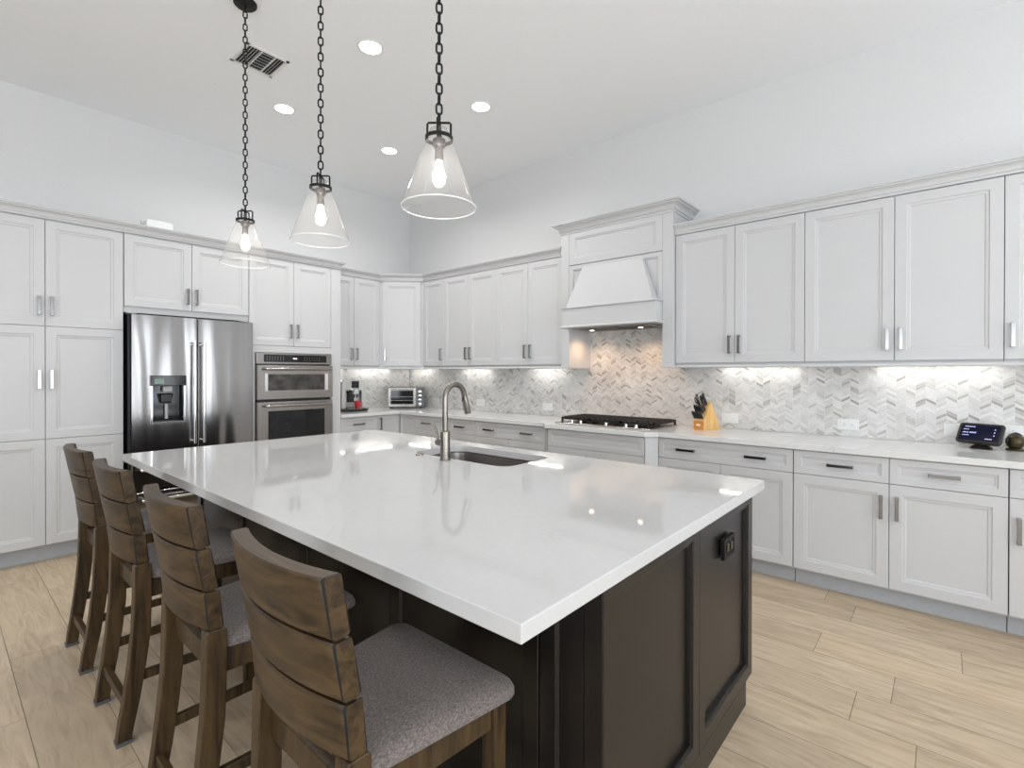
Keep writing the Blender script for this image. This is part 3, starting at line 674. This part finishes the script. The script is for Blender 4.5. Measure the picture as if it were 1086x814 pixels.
# ---------------------------------------------------------------- island
IX0, IX1, IY0, IY1 = 2.092, 4.932, -3.565, -1.975
def rrect(x0, x1, y0, y1, r, n=6):
    out = []
    for cx_, cy_, a0 in ((x1-r, y1-r, 0), (x0+r, y1-r, 90), (x0+r, y0+r, 180), (x1-r, y0+r, 270)):
        for i in range(n+1): a = math.radians(a0+90*i/n); out.append((cx_+r*math.cos(a), cy_+r*math.sin(a)))
    return out
SKX0, SKX1, SKY0, SKY1 = 3.215, 3.925, -2.475, -2.095
hole = rrect(SKX0, SKX1, SKY0, SKY1, .075)
tag(slab('island_countertop', [(IX0, IY0), (IX1, IY0), (IX1, IY1), (IX0, IY1)], .876, .914, hole), 'large polished white quartz slab topping the dark island', 'countertop')
BX0, BX1, BY0, BY1 = 2.14, 4.893, -3.215, -2.005
t = thing('kitchen_island', 'espresso brown kitchen island base with framed end panels', 'kitchen island', (0, 0, 0))
mb = MB()   # carcass with a cavity around the sink
mb.box((BX0, BY0+.022, .10), (SKX0-.05, BY1, .8755)); mb.box((SKX1+.05, BY0+.022, .10), (BX1-.022, BY1, .8755))
mb.box((SKX0-.05, BY0+.022, .10), (SKX1+.05, SKY0-.05, .8755)); mb.box((SKX0-.05, SKY1+.05, .10), (SKX1+.05, BY1, .8755)); mb.box((SKX0-.05, SKY0-.05, .10), (SKX1+.05, SKY1+.05, .45))
mb.build('carcass', M['dark'], t)
mb = MB(); mb.box((BX0+.03, BY0+.03, .0005), (BX1-.006, BY1-.06, .094)); mb.build('toe_base', M['dark'], t)
# end panels on the right end (facing +X): local x -> +Y
def panel_x(y0, y1, z0, z1, x, rings, name):
    m2 = MB(); ring_panel(m2, y0, y1, z0, z1, -x, rings, back=.0215); mb = MB(); mb.v = [tuple(R90 @ Vector(v)) for v in m2.v]; mb.f = m2.f; mb.m = m2.m
    return mb.build(name, M['dark'], t)
RI = [(.052, 0), (.054, .005), (.063, .006), (.065, .018)]
panel_x(BY0+.001, -2.6002, .106, .8755, BX1, RI, 'end_panel')
panel_x(-2.5998, BY1, .106, .8755, BX1, RI, 'end_panel')
# seating side panels facing -Y
xs = [BX0, 2.75, 3.40, 4.05, 4.70, BX1]
for i in range(5):
    mb = MB(); ring_panel(mb, xs[i]+.002, xs[i+1]-.002, .10, .8755, BY0, [(.05, 0), (.053, .005), (.058, .009)], back=.0215); mb.build('seating_panel', M['dark'], t)
# outlet on the island end
ot = thing('island_outlet', 'bronze square outlet box on the end of the dark island', 'outlet', (BX1-.0118, -2.305, .715), PI/2)
mb = MB(); ring_panel(mb, -.058, .058, -.038, .038, -.016, [(.012, 0), (.014, .004)], back=.016); mb.build('cover_plate', M['bronze'], ot)
for s in (-1, 1): MB().box((s*.020-.012, -.0125, -.015), (s*.020+.012, -.017, .015), ch=.002).build('socket', M['brassy'], ot)

# sink
t = thing('sink', 'undermount stainless steel sink bowl in the island top', 'sink', (0, 0, 0))
mb = MB(); levels = [(-.012, .8755), (-.012, .872), (.004, .870), (.008, .80), (.012, .715), (.03, .693), (.06, .688)]
rings = []
for ins_, z in levels: rings.append([(x, y, z) for x, y in rrect(SKX0+ins_, SKX1-ins_, SKY0+ins_, SKY1-ins_, max(.075-ins_*.3, .03))])
mb.loft(rings, cap=False); n = len(rings[0]); mb.add(rings[-1], [tuple(range(n))])
bowl = mb.build('bowl', M['sink'], t, smooth=True); sm = bowl.modifiers.new('solid', 'SOLIDIFY'); sm.thickness = .0015; sm.offset = -1
MB().lathe([(.045, .6895), (.042, .692), (.030, .6905), (.001, .690)], 24, T=Tr(3.56, -2.27, 0)).build('drain', M['chrome'], t, smooth=True)

# faucet
t = thing('faucet', 'tall gooseneck pull-down faucet in warm brushed nickel beside the sink', 'faucet', (3.56, -2.525, .9145))
MB().lathe([(.028, 0), (.028, .004), (.026, .006), (.0245, .14), (.0235, .146), (.016, .15)], 28).build('base', M['nickel'], t, smooth=True)
R_ = .068; pth = [(0, 0, .14), (0, 0, .2), (0, 0, .318)]+[(0, R_-R_*math.cos(a), .318+R_*math.sin(a)) for a in [PI*i/14 for i in range(1, 13)]]
pth += [(0, pth[-1][1]+.006, pth[-1][2]-.022)]
MB().tube(pth, .0145, 18).build('gooseneck', M['nickel'], t, smooth=True)
e1, e0 = Vector(pth[-1]), Vector(pth[-2]); dv = (e1-e0).normalized()
sh = MB().tube([e1, e1+dv*.012, e1+dv*.02, e1+dv*.085, e1+dv*.10], [.0145, .0150, .0165, .0185, .0175], 18).build('spray_head', M['nickel'], t, smooth=True)
MB().box((-.006, e1.y+dv.y*.04-.024, .14+.155), (.006, e1.y+dv.y*.04-.014, .14+.18)).build('spray_button', M['black'], sh)
lv = MB().tube([(-.018, 0, .085), (-.062, 0, .085)], .0165, 16).build('handle_hub', M['nickel'], t, smooth=True)
MB().tube([(-.054, 0, .09), (-.062, -.004, .14), (-.080, -.010, .185)], [.0075, .006, .005], 12).build('lever', M['nickel'], lv, smooth=True)
tag(MB().lathe([(.022, 0), (.022, .005), (.019, .007), (.017, .0075), (.016, .0062), (.001, .0062)], 24).build('air_switch_button', M['nickel'], smooth=True, loc=(3.345, -2.518, .9145)), 'small round metal button on the island left of the faucet', 'button')

# ---------------------------------------------------------------- counter stools
def stool():
    t = thing('counter_stool', '', 'stool', (0, 0, 0), 0, 'counter stools along the island')
    prof = [(1.003, -.290), (.883, -.269), (.762, -.247), (.652, -.236)]
    def yb(z):
        for (z1, y1), (z0, y0) in zip(prof, prof[1:]):
            if z >= z0: return y0+(y1-y0)*(z-z0)/(z1-z0)
        return prof[-1][1]
    nseg = 14; WB = .201; TH = .040; BUL = .030
    bs = []
    for k, (z0, z1) in enumerate(((.8865, 1.003), (.7655, .8795), (.652, .7585))):
        mb = MB(); rings = []; c = .004
        for i in range(nseg+1):
            x = -WB+2*WB*i/nseg; bul = BUL*(1-(x/WB)**2)
            def P(z, off): return (x, yb(z)-bul+off, z)
            rings.append([P(z0+c, 0), P(z0, c), P(z0, TH-c), P(z0+c, TH), P(z1-c, TH), P(z1, TH-c), P(z1, c), P(z1-c, 0)])
        mb.loft(rings, cap=False)
        for rg_, sgn in ((rings[0], -1), (rings[-1], 1)):      # rounded-over end with a worn dark edge
            cen = sum((Vector(p) for p in rg_), Vector())/8; ins_ = []
            for p in rg_: v = Vector(p)-cen; ins_.append((p[0]+sgn*.0035, cen.y+v.y*.84, p[2]))
            mb.loft([rg_, ins_], 1, cap=False); mb.add(ins_, [tuple(range(8))], 0)
        bs.append(mb.build('back_slat', [M['woodx'], M['woodedge']], t, smooth=True))
    # rear legs with posts behind the slats
    for s in (-1, 1):
        mb = MB(); st = []
        for z, y0, y1, x in ((.0145, -.292, -.248, .175), (.06, -.287, -.241, .176), (.16, -.272, -.222, .178), (.28, -.258, -.204, .180), (.40, -.247, -.191, .182), (.52, -.243, -.188, .183), (.642, -.241, -.188, .184), (.650, -.236, -.196, .184)):
            st.append([(s*(x-.021), y0, z), (s*(x+.021), y0, z), (s*(x+.021), y1, z), (s*(x-.021), y1, z)])
        mb.loft(st)
        st = []
        for z in (.650, .76, .88, .995): y = yb(z)-.004; st.append([(s*.168, y+.008, z), (s*.197, y+.012, z), (s*.197, y+.034, z), (s*.168, y+.030, z)])
        mb.loft(st); lg = mb.build('rear_leg', M['wood'], t, smooth=False, bevel=.003)
        MB().box((s*.175-.022, -.295, 0), (s*.175+.022, -.246, .014)).build('foot_cap', M['rubber'], lg)
        mb = MB(); mb.hexa([(s*.19-.018, .145, .0), (s*.19+.018, .145, .0), (s*.19+.018, .183, .0), (s*.19-.018, .183, .0), (s*.195-.021, .140, .573), (s*.195+.021, .140, .573), (s*.195+.021, .184, .573), (s*.195-.021, .184, .573)])
        mb.build('front_leg', M['wood'], t, bevel=.003)
    # aprons and stretchers
    mb = MB()
    mb.hexa([(-.16, -.215, .512), (.16, -.215, .512), (.16, -.193, .512), (-.16, -.193, .512), (-.16, -.215, .576), (.16, -.215, .576), (.16, -.193, .576), (-.16, -.193, .576)])
    mb.box((-.172, .150, .512), (.172, .176, .576))
    for s in (-1, 1): mb.hexa([(s*.172-.011, -.19, .512), (s*.172+.011, -.19, .512), (s*.196+.011, .14, .512), (s*.196-.011, .14, .512), (s*.172-.011, -.19, .576), (s*.172+.011, -.19, .576), (s*.196+.011, .14, .576), (s*.196-.011, .14, .576)])
    mb.build('seat_frame', M['wood'], t, bevel=.002)
    for s in (-1, 1):
        MB().hexa([(s*.175-.009, -.218, .208), (s*.175+.009, -.218, .208), (s*.188+.009, .146, .208), (s*.188-.009, .146, .208), (s*.175-.009, -.216, .242), (s*.175+.009, -.216, .242), (s*.188+.009, .146, .242), (s*.188-.009, .146, .242)]).build('stretcher', M['wood'], t, bevel=.002)
    MB().box((-.158, -.268, .118), (.158, -.246, .152)).build('stretcher', M['woodx'], t, bevel=.002)
    MB().box((-.170, .152, .205), (.170, .176, .245)).build('stretcher', M['woodx'], t, bevel=.002)
    # cushion: rounded trapezoid with crowned top
    def outline(ins_, z, crown=0):
        y0, y1 = -.186+ins_, .212-ins_; out = []
        def half(y): return (.188+(.236-.188)*(y-(-.186))/.398)-ins_
        pts = []; r = .05
        for cx_, cy_, a0, sg in ((1, y1, 0, 1), (-1, y1, 90, 1), (-1, y0, 180, 0), (1, y0, 270, 0)):
            rr = (.040 if sg else .02)*(1-ins_*3); hw = half(cy_); X = cx_*(hw-rr); Y = cy_-rr if sg else cy_+rr
            for i in range(7): a = math.radians(a0+15*i); pts.append((X+rr*math.cos(a), Y+rr*math.sin(a), z))
        return pts
    mb = MB(); rg = [outline(.008, .5765), outline(.0, .582), outline(-.001, .592), outline(.003, .603), outline(.014, .613), outline(.04, .619), outline(.08, .622), outline(.12, .623)]
    mb.loft(rg); cu = mb.build('seat_cushion', M['fabric'], t, smooth=True)
    MB().tube([p for p in outline(.001, .5835)], .0035, 6, loop=True).build('piping', M['fabric'], cu, smooth=True)
    return t
st0 = stool(); SX = [4.48, 3.775, 3.045, 2.372]
LB = ['brown wooden counter stool nearest the camera, at the right end of the row', 'second brown wooden counter stool from the camera, under the long island edge',
      'third brown wooden counter stool from the camera, second from the far end', 'brown wooden counter stool farthest from the camera, by the pantry end of the island']
for i, x in enumerate(SX):
    o = st0 if i == 0 else copy_tree(st0); o.location = (x, -3.52, 0); o['label'] = LB[i]
    o.rotation_euler = (0, 0, (0, .0, 0, -.0)[i])

# ---------------------------------------------------------------- pendants
def chain_mesh(z0, z1, phase=0):
    mb = MB(); r = .0041; Lk = .048; wk = .0105; step = Lk-2*r-.002; z = z0; k = phase
    while z < z1-.02:
        hs = Lk/2-r-wk; pts = []
        for i in range(8): a = PI*i/7; pts.append((wk*math.cos(a), 0, hs+wk*math.sin(a)))
        for i in range(8): a = PI+PI*i/7; pts.append((wk*math.cos(a), 0, -hs+wk*math.sin(a)))
        mb.tube(pts, r, 6, T=Tr(0, 0, z+Lk/2-r, (0.35 if k % 2 else .35+PI/2)), loop=True); z += step; k += 1
    return mb
def pendant(x, y, zr, label):
    t = thing('pendant_light', label, 'pendant light', (x, y, 0), .72, 'pendants over the island')
    H = .252; RB, RT = .139, .047; zt = zr+H
    mb = MB(); s_ = 48
    prof = [(RB, zr), (RB*.5+RT*.5, zr+H*.5), (RT, zt)]; mb.lathe(prof, s_, cap=False); sh = mb.build('glass_shade', M['glass'], t, smooth=True)
    MB().tube([(RB*math.cos(2*PI*i/48), RB*math.sin(2*PI*i/48), zr) for i in range(48)], .0025, 8, loop=True).build('rim', plain_glass, sh, smooth=True)
    cl = [(RT+.001, zt), (RT+.005, zt), (RT+.005, zt+.013), (RT+.001, zt+.013), (RT+.001, zt)]
    MB().lathe(cl, 40, cap=False).build('collar', M['bronze'], t, smooth=True)
    MB().lathe([(RT, zt), (RT-.004, zt+.016), (RT-.014, zt+.040), (.012, zt+.050)], 40, cap=False).build('neck', M['glass'], sh, smooth=True)
    mb = MB(); w_ = .044; h0, h1 = zt+.013, zt+.066
    mb.tube([(-w_, 0, h0-.004), (-w_, 0, h1-.005), (-w_+.005, 0, h1), (w_-.005, 0, h1), (w_, 0, h1-.005), (w_, 0, h0-.004)], .0042, 8)
    mb.tube([(0, -w_, h0-.004), (0, -w_, h1-.005), (0, -w_+.005, h1), (0, w_-.005, h1), (0, w_, h1-.005), (0, w_, h0-.004)], .0042, 8)
    mb.lathe([(.001, h0-.010), (.009, h0-.010), (.009, h0+.02), (.007, h1+.004), (.001, h1+.006)], 14); mb.build('yoke', M['bronze'], t, smooth=True)
    mb = MB(); mb.lathe([(.001, zt+.004), (.024, zt+.002), (.024, zt-.022), (.016, zt-.028), (.016, zt-.078), (.001, zt-.079)], 24); mb.build('socket', M['sock'], t, smooth=True)
    zb = zt-.079; mb = MB(); mb.lathe([(.011, zb), (.012, zb-.012), (.018, zb-.032), (.0245, zb-.055), (.022, zb-.078), (.012, zb-.092), (.001, zb-.096)], 20); mb.build('bulb', M['bulb'], t, smooth=True)
    z0 = h1-.006; chain_mesh(z0, CEIL-.03).build('chain', M['bronze'], t, smooth=True)
    MB().lathe([(.065, CEIL-.001), (.065, CEIL-.012), (.055, CEIL-.022), (.008, CEIL-.026), (.006, CEIL-.045), (.001, CEIL-.046)], 32).build('ceiling_canopy', M['bronze'], t, smooth=True)
    return t
M['sock'] = plain('dark_brushed_socket', (.22, .19, .18), .3, metal=.8)
plain_glass = plain('glass_rim', (.86, .86, .86), .1)
PEND = [(4.058, -3.0, 1.982, 'clear glass cone pendant light nearest the camera, rightmost of three'), (3.182, -3.0, 2.006, 'middle clear glass cone pendant light of three over the island'), (2.283, -3.0, 2.022, 'clear glass cone pendant light farthest away, leftmost over the island')]
for p in PEND: pendant(*p)

# ---------------------------------------------------------------- ceiling lights and vent
names = {0: 'round recessed ceiling light cut by the top edge of the photo', 1: 'round recessed ceiling light between the two left pendant chains', 2: 'smallest round recessed ceiling light, nearest the room corner', 3: 'round recessed ceiling light right of the nearest pendant chain'}
def can(i, x, y):
    t = thing('recessed_light', names.get(i, 'round recessed ceiling light added out of view to help the lighting'), 'ceiling light', (x, y, CEIL), 0, 'recessed ceiling lights')
    MB().lathe([(.088, -.0005), (.088, -.004), (.074, -.006), (.072, -.001)], 36, cap=False).build('trim_ring', M['whiteplastic'], t, smooth=True)
    MB().lathe([(.0715, -.0025), (.001, -.0025)], 36, cap=False).build('lens', M['can'], t)
    d = bpy.data.lights.new('downlight', 'AREA'); d.shape = 'DISK'; d.size = .14; d.energy = CAN_W if i < 4 else CAN_W*.5; d.color = (1, .985, .96); d.spread = 2.6
    o = bpy.data.objects.new('downlight', d); COL.objects.link(o); o.parent = t; o.location = (0, 0, -.012)
for i, (x, y) in enumerate(CANS): can(i, x, y)
t = thing('ceiling_vent', 'square white air vent grille in the ceiling behind the left pendant chain', 'vent', (1.768, -2.70, CEIL), 0)
mb = MB(); w_ = .146
for a in ((-w_, -w_, w_, -w_+.02), (-w_, w_-.02, w_, w_), (-w_, -w_, -w_+.02, w_), (w_-.02, -w_, w_, w_)): mb.box((a[0], a[1], -.006), (a[2], a[3], -.0005))
mb.build('frame', M['whiteplastic'], t)
MB().box((-.13, -.13, -.0015), (.13, .13, -.0006)).build('duct_opening', M['grille'], t)
def slat_bank(y0, y1, along_x, n):
    mb = MB()
    for i in range(n):
        if along_x:
            y = y0+(y1-y0)*(i+.5)/n; mb.hexa([(-.13, y-.009, -.014), (.13, y-.009, -.014), (.13, y-.008, -.014), (-.13, y-.008, -.014), (-.13, y+.002, -.002), (.13, y+.002, -.002), (.13, y+.003, -.002), (-.13, y+.003, -.002)])
        else:
            x = -.13+.26*(i+.5)/n; mb.hexa([(x+.006, y0+.004, -.014), (x+.007, y0+.004, -.014), (x+.007, y1-.004, -.014), (x+.006, y1-.004, -.014), (x-.006, y0+.004, -.002), (x-.005, y0+.004, -.002), (x-.005, y1-.004, -.002), (x-.006, y1-.004, -.002)])
    return mb.build('louvers', M['whiteplastic'], t)
slat_bank(-.13, -.035, True, 5); slat_bank(-.035, .055, False, 7); slat_bank(.055, .13, True, 4)
MB().box((-.13, -.038, -.013), (.13, -.034, -.002)).build('divider', M['whiteplastic'], t); MB().box((-.13, .053, -.013), (.13, .057, -.002)).build('divider', M['whiteplastic'], t)

# under-cabinet lights
UL = 'under-cabinet light bars'
def strip(loc, rz, ln, label):
    t = thing('under_cabinet_light', label, 'light bar', loc, rz, UL)
    MB().box((-ln/2, -.016, -.008), (ln/2, .016, 0)).build('housing', M['whiteplastic'], t)
    MB().box((-ln/2+.01, -.009, -.0105), (ln/2-.01, .009, -.0082)).build('lens', M['strip'], t)
zs = 1.4275
strip((.32, -.085, zs), 0, .44, 'slim light bar under the wall cabinets right of the inside corner')
strip((1.30, -.085, zs), 0, .46, 'slim light bar under the wall cabinets behind the faucet')
strip((2.36, -.085, zs), 0, .46, 'slim light bar under the wall cabinet left of the range hood')
strip((4.40, -.085, zs), 0, .56, 'slim light bar under the wall cabinet right of the range hood')
strip((5.45, -.085, zs), 0, .62, 'slim light bar under the wall cabinet above the smart display')
strip((6.3, -.085, zs), 0, .4, 'slim light bar under the wall cabinet beyond the photo edge')
strip((.075, -.60, zs), PI/2, .54, 'slim light bar under the angled corner wall cabinet')
strip((.075, -1.18, zs), PI/2, .34, 'slim light bar under the wall cabinet above the coffee machine')

# ---------------------------------------------------------------- outlets
def outlet(x, z, label, kind='duplex', w_=.128, wall='back'):
    t = thing('wall_outlet', label, 'outlet', (x, -.0105, z), 0, 'white outlets on the backsplash')
    mb = MB(); mb.box((-w_/2, -.005, -.039), (w_/2, 0, .039), ch=.002); mb.build('cover_plate', M['whiteplastic'], t)
    for s in (-1, 1):
        xx = s*.024
        if kind == 'duplex':
            so = MB().box((xx-.018, -.0075, -.017), (xx+.018, -.0052, .017), ch=.001).build('socket', M['whiteplastic'], t)
            mb = MB(); mb.box((xx-.006, -.0082, .005), (xx+.003, -.0076, .007)); mb.box((xx-.006, -.0082, -.007), (xx+.003, -.0076, -.005)); mb.box((xx+.008, -.0082, -.002), (xx+.011, -.0076, .002)); mb.build('slots', M['slotdark'], so)
        else: MB().box((xx-.022, -.0085, -.017), (xx+.022, -.0052, .017), ch=.002).build('rocker', M['whiteplastic'], t)
outlet(.558, 1.0, 'white outlet right of the toaster oven', 'duplex'); outlet(1.36, 1.01, 'white outlet behind the faucet on the chevron tile'); outlet(2.344, 1.004, 'white switch plate on the tile left of the cooktop', 'rocker')
outlet(4.182, .998, 'white switch plate just right of the knife block', 'rocker'); outlet(4.984, .999, 'white duplex outlet midway between knife block and smart display')
outlet(5.56, 1.004, 'white plate half hidden behind the left side of the smart display', 'rocker'); outlet(5.79, 1.012, 'white outlet above the small round device at the right edge')

# ---------------------------------------------------------------- knife block
t = thing('knife_block', 'maple wood knife block on the worktop right of the cooktop', 'knife block', (4.030, -.285, .9145), -.30)
bw = .049
side = [(0, 0), (0, .072), (.072, .218), (.088, .218), (.205, .0)]
mb = MB(); mb.loft([[(x, y, z) for y, z in side] for x in (-bw, bw)]); mb.build('block_body', [M['block']], t, bevel=.002)
MB().box((-bw+.002, -.0035, .003), (bw-.002, -.0002, .069)).build('front_face', M['blockfront'], t)
MB().box((-.020, -.0050, .030), (.016, -.0037, .046)).build('maker_plate', plain('pale_engraving', (.80, .68, .52), .4), t)
dirv = Vector((0, -.52, .855)); sl = Vector((0, .072, .146)).normalized()
def knife(label, x, u, ln, r, kind='knife'):
    base_ = Vector((x, .072*u, .072+.146*u)) + dirv*.0015
    k = thing('kitchen_knife' if kind == 'knife' else 'kitchen_shears', label, 'knife' if kind == 'knife' else 'scissors', t.matrix_basis @ base_ if False else (0, 0, 0), 0, 'black handled knives in the block')
    T0 = Matrix.Translation(Vector((4.030, -.285, .9145))) @ Matrix.Rotation(-.30, 4, 'Z')
    if kind == 'knife':
        mb = MB(); rings = []
        for f, rx_, ry_ in ((0, .55, .7), (.1, .8, 1.0), (.5, .85, .95), (.85, .9, 1.15), (1, .6, .8)):
            c = base_+dirv*(.008+ln*f); rings.append([tuple(c+Vector((r*1.15*rx_*math.cos(a), 0, 0))+sl*(r*ry_*1.9*math.sin(a))) for a in [2*PI*j/10 for j in range(10)]])
        mb.loft(rings, T=T0); mb.build('handle', M['black'], k, smooth=True)
        mb = MB(); mb.tube([tuple(base_), tuple(base_+dirv*.010)], r*.75, 8, T=T0); mb.build('bolster', M['chrome'], k)
    else:
        for s in (-1, 1):
            mb = MB(); c = base_+dirv*.075+Vector((0, 0, 0))+sl*(s*.014); pts = [tuple(c+dirv*(.022*math.cos(a))+sl*(.013*math.sin(a))) for a in [2*PI*j/16 for j in range(16)]]
            mb.tube(pts, .0045, 8, T=T0, loop=True); mb.tube([tuple(base_), tuple(base_+dirv*.055+sl*s*.012)], .006, 8, T=T0); mb.build('handle', M['black'], k, smooth=True)
i = 0
for c_ in range(6):
    knife('short black steak knife handle in the bottom row of the knife block', -.040+.0155*c_, .07, .060, .0052)
for c_ in range(4):
    knife('medium black knife handle in the middle row of the knife block', -.034+.020*c_, .36, .070, .0065)
knife('long black knife handle at the upper right of the knife block', .030, .82, .098, .0085); knife('long black knife handle second from the right at the top of the knife block', .010, .74, .088, .0085)
knife('black knife handle in the upper middle of the knife block', -.012, .62, .066, .0075); knife('black sharpening steel handle at the right side of the knife block', .034, .52, .055, .007)
knife('black looped kitchen shears at the upper left of the knife block', -.032, .72, .09, .008, 'shears')

# ---------------------------------------------------------------- smart display and round device
t = thing('smart_display', 'small dark smart display with a navy screen on the worktop at the right', 'smart display', (5.664, -.165, .9145), -.40)
Ts = Tr(0, 0, .084, 0, -.56) @ Matrix.Scale(1.06, 4)
mb = MB(); 
def rr(w_, h_, r, y): return [(a, y, b) for a, b in rrect(-w_/2, w_/2, -h_/2, h_/2, r, 4)]
mb.loft([rr(.192, .118, .012, -.018), rr(.198, .124, .014, -.014), rr(.198, .124, .014, .0), rr(.17, .10, .014, .03), rr(.10, .06, .014, .055)], T=Ts); mb.build('housing', M['screenedge'], t, smooth=True)
sc_ = MB(); sc_.box((-.086, -.0188, -.048), (.086, -.0182, .048), T=Ts); s1_ = sc_.build('screen', M['screen'], t)
mb = MB()
def word(x, z, n, h_=.0055, w_=.0036):
    for i in range(n):
        xx = x+i*(w_+.0016)
        mb.box((xx, -.0194, z), (xx+w_, -.0190, z+h_*(1 if i % 3 else .75)), T=Ts)
word(-.070, .034, 9, .005); word(-.074, .016, 5); word(-.074, -.004, 5, .006); word(-.044, -.004, 6, .008); word(-.074, -.020, 6, .004); word(.030, -.038, 6)
for z in (.022, .004, -.014): mb.box((.062, -.0194, z), (.067, -.0190, z+.005), T=Ts)
mb.build('screen_text', M['screentext'], s1_)
MB().lathe([(.050, 0), (.052, .004), (.046, .012), (.030, .022), (.026, .04)], 24, T=Tr(0, .005, 0)).build('base', M['screenedge'], t, smooth=True)
t = thing('round_speaker', 'small round dark bronze device with a black band right of the smart display', 'speaker', (5.812, -.125, .9145), -.2)
MB().lathe([(.001, .0), (.040, .0), (.042, .005), (.036, .012)], 28).build('base_plate', M['brassy'], t, smooth=True)
mb = MB(); mb.lathe([(.026, .0125), (.036, .025), (.042, .045), (.040, .066), (.030, .083), (.014, .092), (.001, .094)], 28); mb.build('body', M['brassy'], t, smooth=True)
mb = MB(); pts = [(.047*math.cos(a), 0, .05+.048*math.sin(a)) for a in [math.radians(-20+(200)*i/18) for i in range(19)]]; mb.tube(pts, .006, 8, T=Tr(0, .01, 0, .9)); mb.build('band', M['black'], t, smooth=True)
tag(MB().tube([(5.80, -.019, 1.0), (5.84, -.05, .985), (5.90, -.06, .95), (5.93, -.10, .9165), (5.92, -.16, .9175), (5.88, -.16, .9175)], .0022, 8).build('power_cable', M['whiteplastic'], smooth=True), 'thin white power cable from the outlet at the right edge', 'cable')

# ---------------------------------------------------------------- toaster oven
t = thing('toaster_oven', 'stainless countertop toaster oven angled in the corner of the worktop', 'toaster oven', (.388, -.352, .9145), PI*.27)
w_, h_, dp_ = .445, .247, .27
MB().box((-w_/2, .004, .018), (w_/2, dp_, .018+h_), ch=.006).build('body', M['steel'], t)
dr_ = MB(); ring_panel(dr_, -w_/2+.004, w_/2-.105, .024, .018+h_-.006, -.014, [(.028, 0), (.030, .003)], back=.017); dr_ = dr_.build('door', M['steel'], t)
MB().box((-w_/2+.036, -.0125, .056), (w_/2-.137, -.0105, .018+h_-.040)).build('glass', M['glassdark'], dr_)
mb = MB(); mb.tube([(-w_/2+.03, -.032, .018+h_-.024), (w_/2-.13, -.032, .018+h_-.024)], .007, 10); mb.build('handle', M['steel'], dr_, smooth=True)
mb = MB()
for z in (.10, .145): mb.tube([(-w_/2+.038, -.0135, z), (w_/2-.139, -.0135, z)], .0022, 6)
mb.build('rack', M['grey'], dr_)
pn = MB().box((w_/2-.100, -.010, .022), (w_/2-.002, .003, .018+h_-.004)).build('control_panel', plain('dark_grey_panel', (.12, .12, .12), .4), t)
for k in range(4): MB().lathe([(.021, 0), (.019, .016), (.001, .017)], 18, T=Tr(w_/2-.052, -.0102, .052+k*.052, 0, PI/2)).build('knob', M['chrome'], pn, smooth=True)
for sx_ in (-1, 1):
    for y in (.03, dp_-.03): MB().box((sx_*(w_/2-.035)-.018, y-.015, 0), (sx_*(w_/2-.035)+.018, y+.015, .0178)).build('foot', M['black'], t)

# ---------------------------------------------------------------- coffee machine and mug
t = thing('coffee_machine', 'silver automatic coffee machine on the worktop beside the oven tower', 'coffee machine', (.0, -1.045, .9145), PI/2)
cw = .158
mb = MB(); 
mb.box((-cw, -.04, .03), (cw, -.20, .352), ch=.012); mb.box((-cw, -.20, .03), (-cw+.055, -.325, .352), ch=.006); mb.box((cw-.055, -.20, .03), (cw, -.325, .352), ch=.006); mb.box((-cw+.055, -.20, .235), (cw-.055, -.305, .350), ch=.004); mb.build('body', steel('silver_machine_shell', (.70, .70, .69), .35, axis='Z'), t)
MB().box((-.022, -.3055, .268), (.072, -.312, .347), ch=.002).build('display', M['display'], t)
MB().box((-.022, -.2005, .10), (.072, -.204, .234)).build('back_panel', M['black'], t)
mb = MB(); mb.box((-.012, -.23, .195), (.062, -.335, .262), ch=.006); sp = mb.build('spout_head', M['chrome'], t)
mb = MB()
for x in (.008, .042): mb.tube([(x, -.315, .195), (x, -.315, .155)], .0075, 10)
mb.build('spout_nozzle', M['black'], sp, smooth=True)
MB().lathe([(.024, 0), (.024, .012), (.001, .013)], 18, T=Tr(-.055, -.3255, .225, 0, PI/2)).build('dial', M['black'], t, smooth=True)
MB().tube([(-.045, -.318, .215), (-.04, -.322, .13)], .005, 8).build('milk_tube', M['black'], t, smooth=True)
mb = MB(); mb.loft([[(x*.97, y, 0) for x, y in [(-cw, -.05), (-cw, -.37), (-.06, -.40), (.10, -.40), (cw, -.37), (cw, -.05)]], [(x, y, .028) for x, y in [(-cw, -.05), (-cw, -.375), (-.06, -.41), (.10, -.41), (cw, -.375), (cw, -.05)]]]); mb.build('drip_base', M['black'], t)
MB().box((-.10, -.21, .0285), (.10, -.392, .0355), ch=.002).build('drip_grate', M['steel'], t)
t = thing('red_mug', 'red cup on the drip tray of the coffee machine', 'mug', (.345, -1.012, .9505))
MB().lathe([(.001, 0), (.027, 0), (.030, .004), (.043, .085), (.041, .085), (.028, .008), (.001, .007)], 28, cap=False).build('cup', M['red'], t, smooth=True)
MB().tube([(.038*math.sin(.0), .036, .065), (0, .058, .062), (0, .060, .035), (0, .034, .022)], .005, 8).build('handle', M['red'], t, smooth=True)
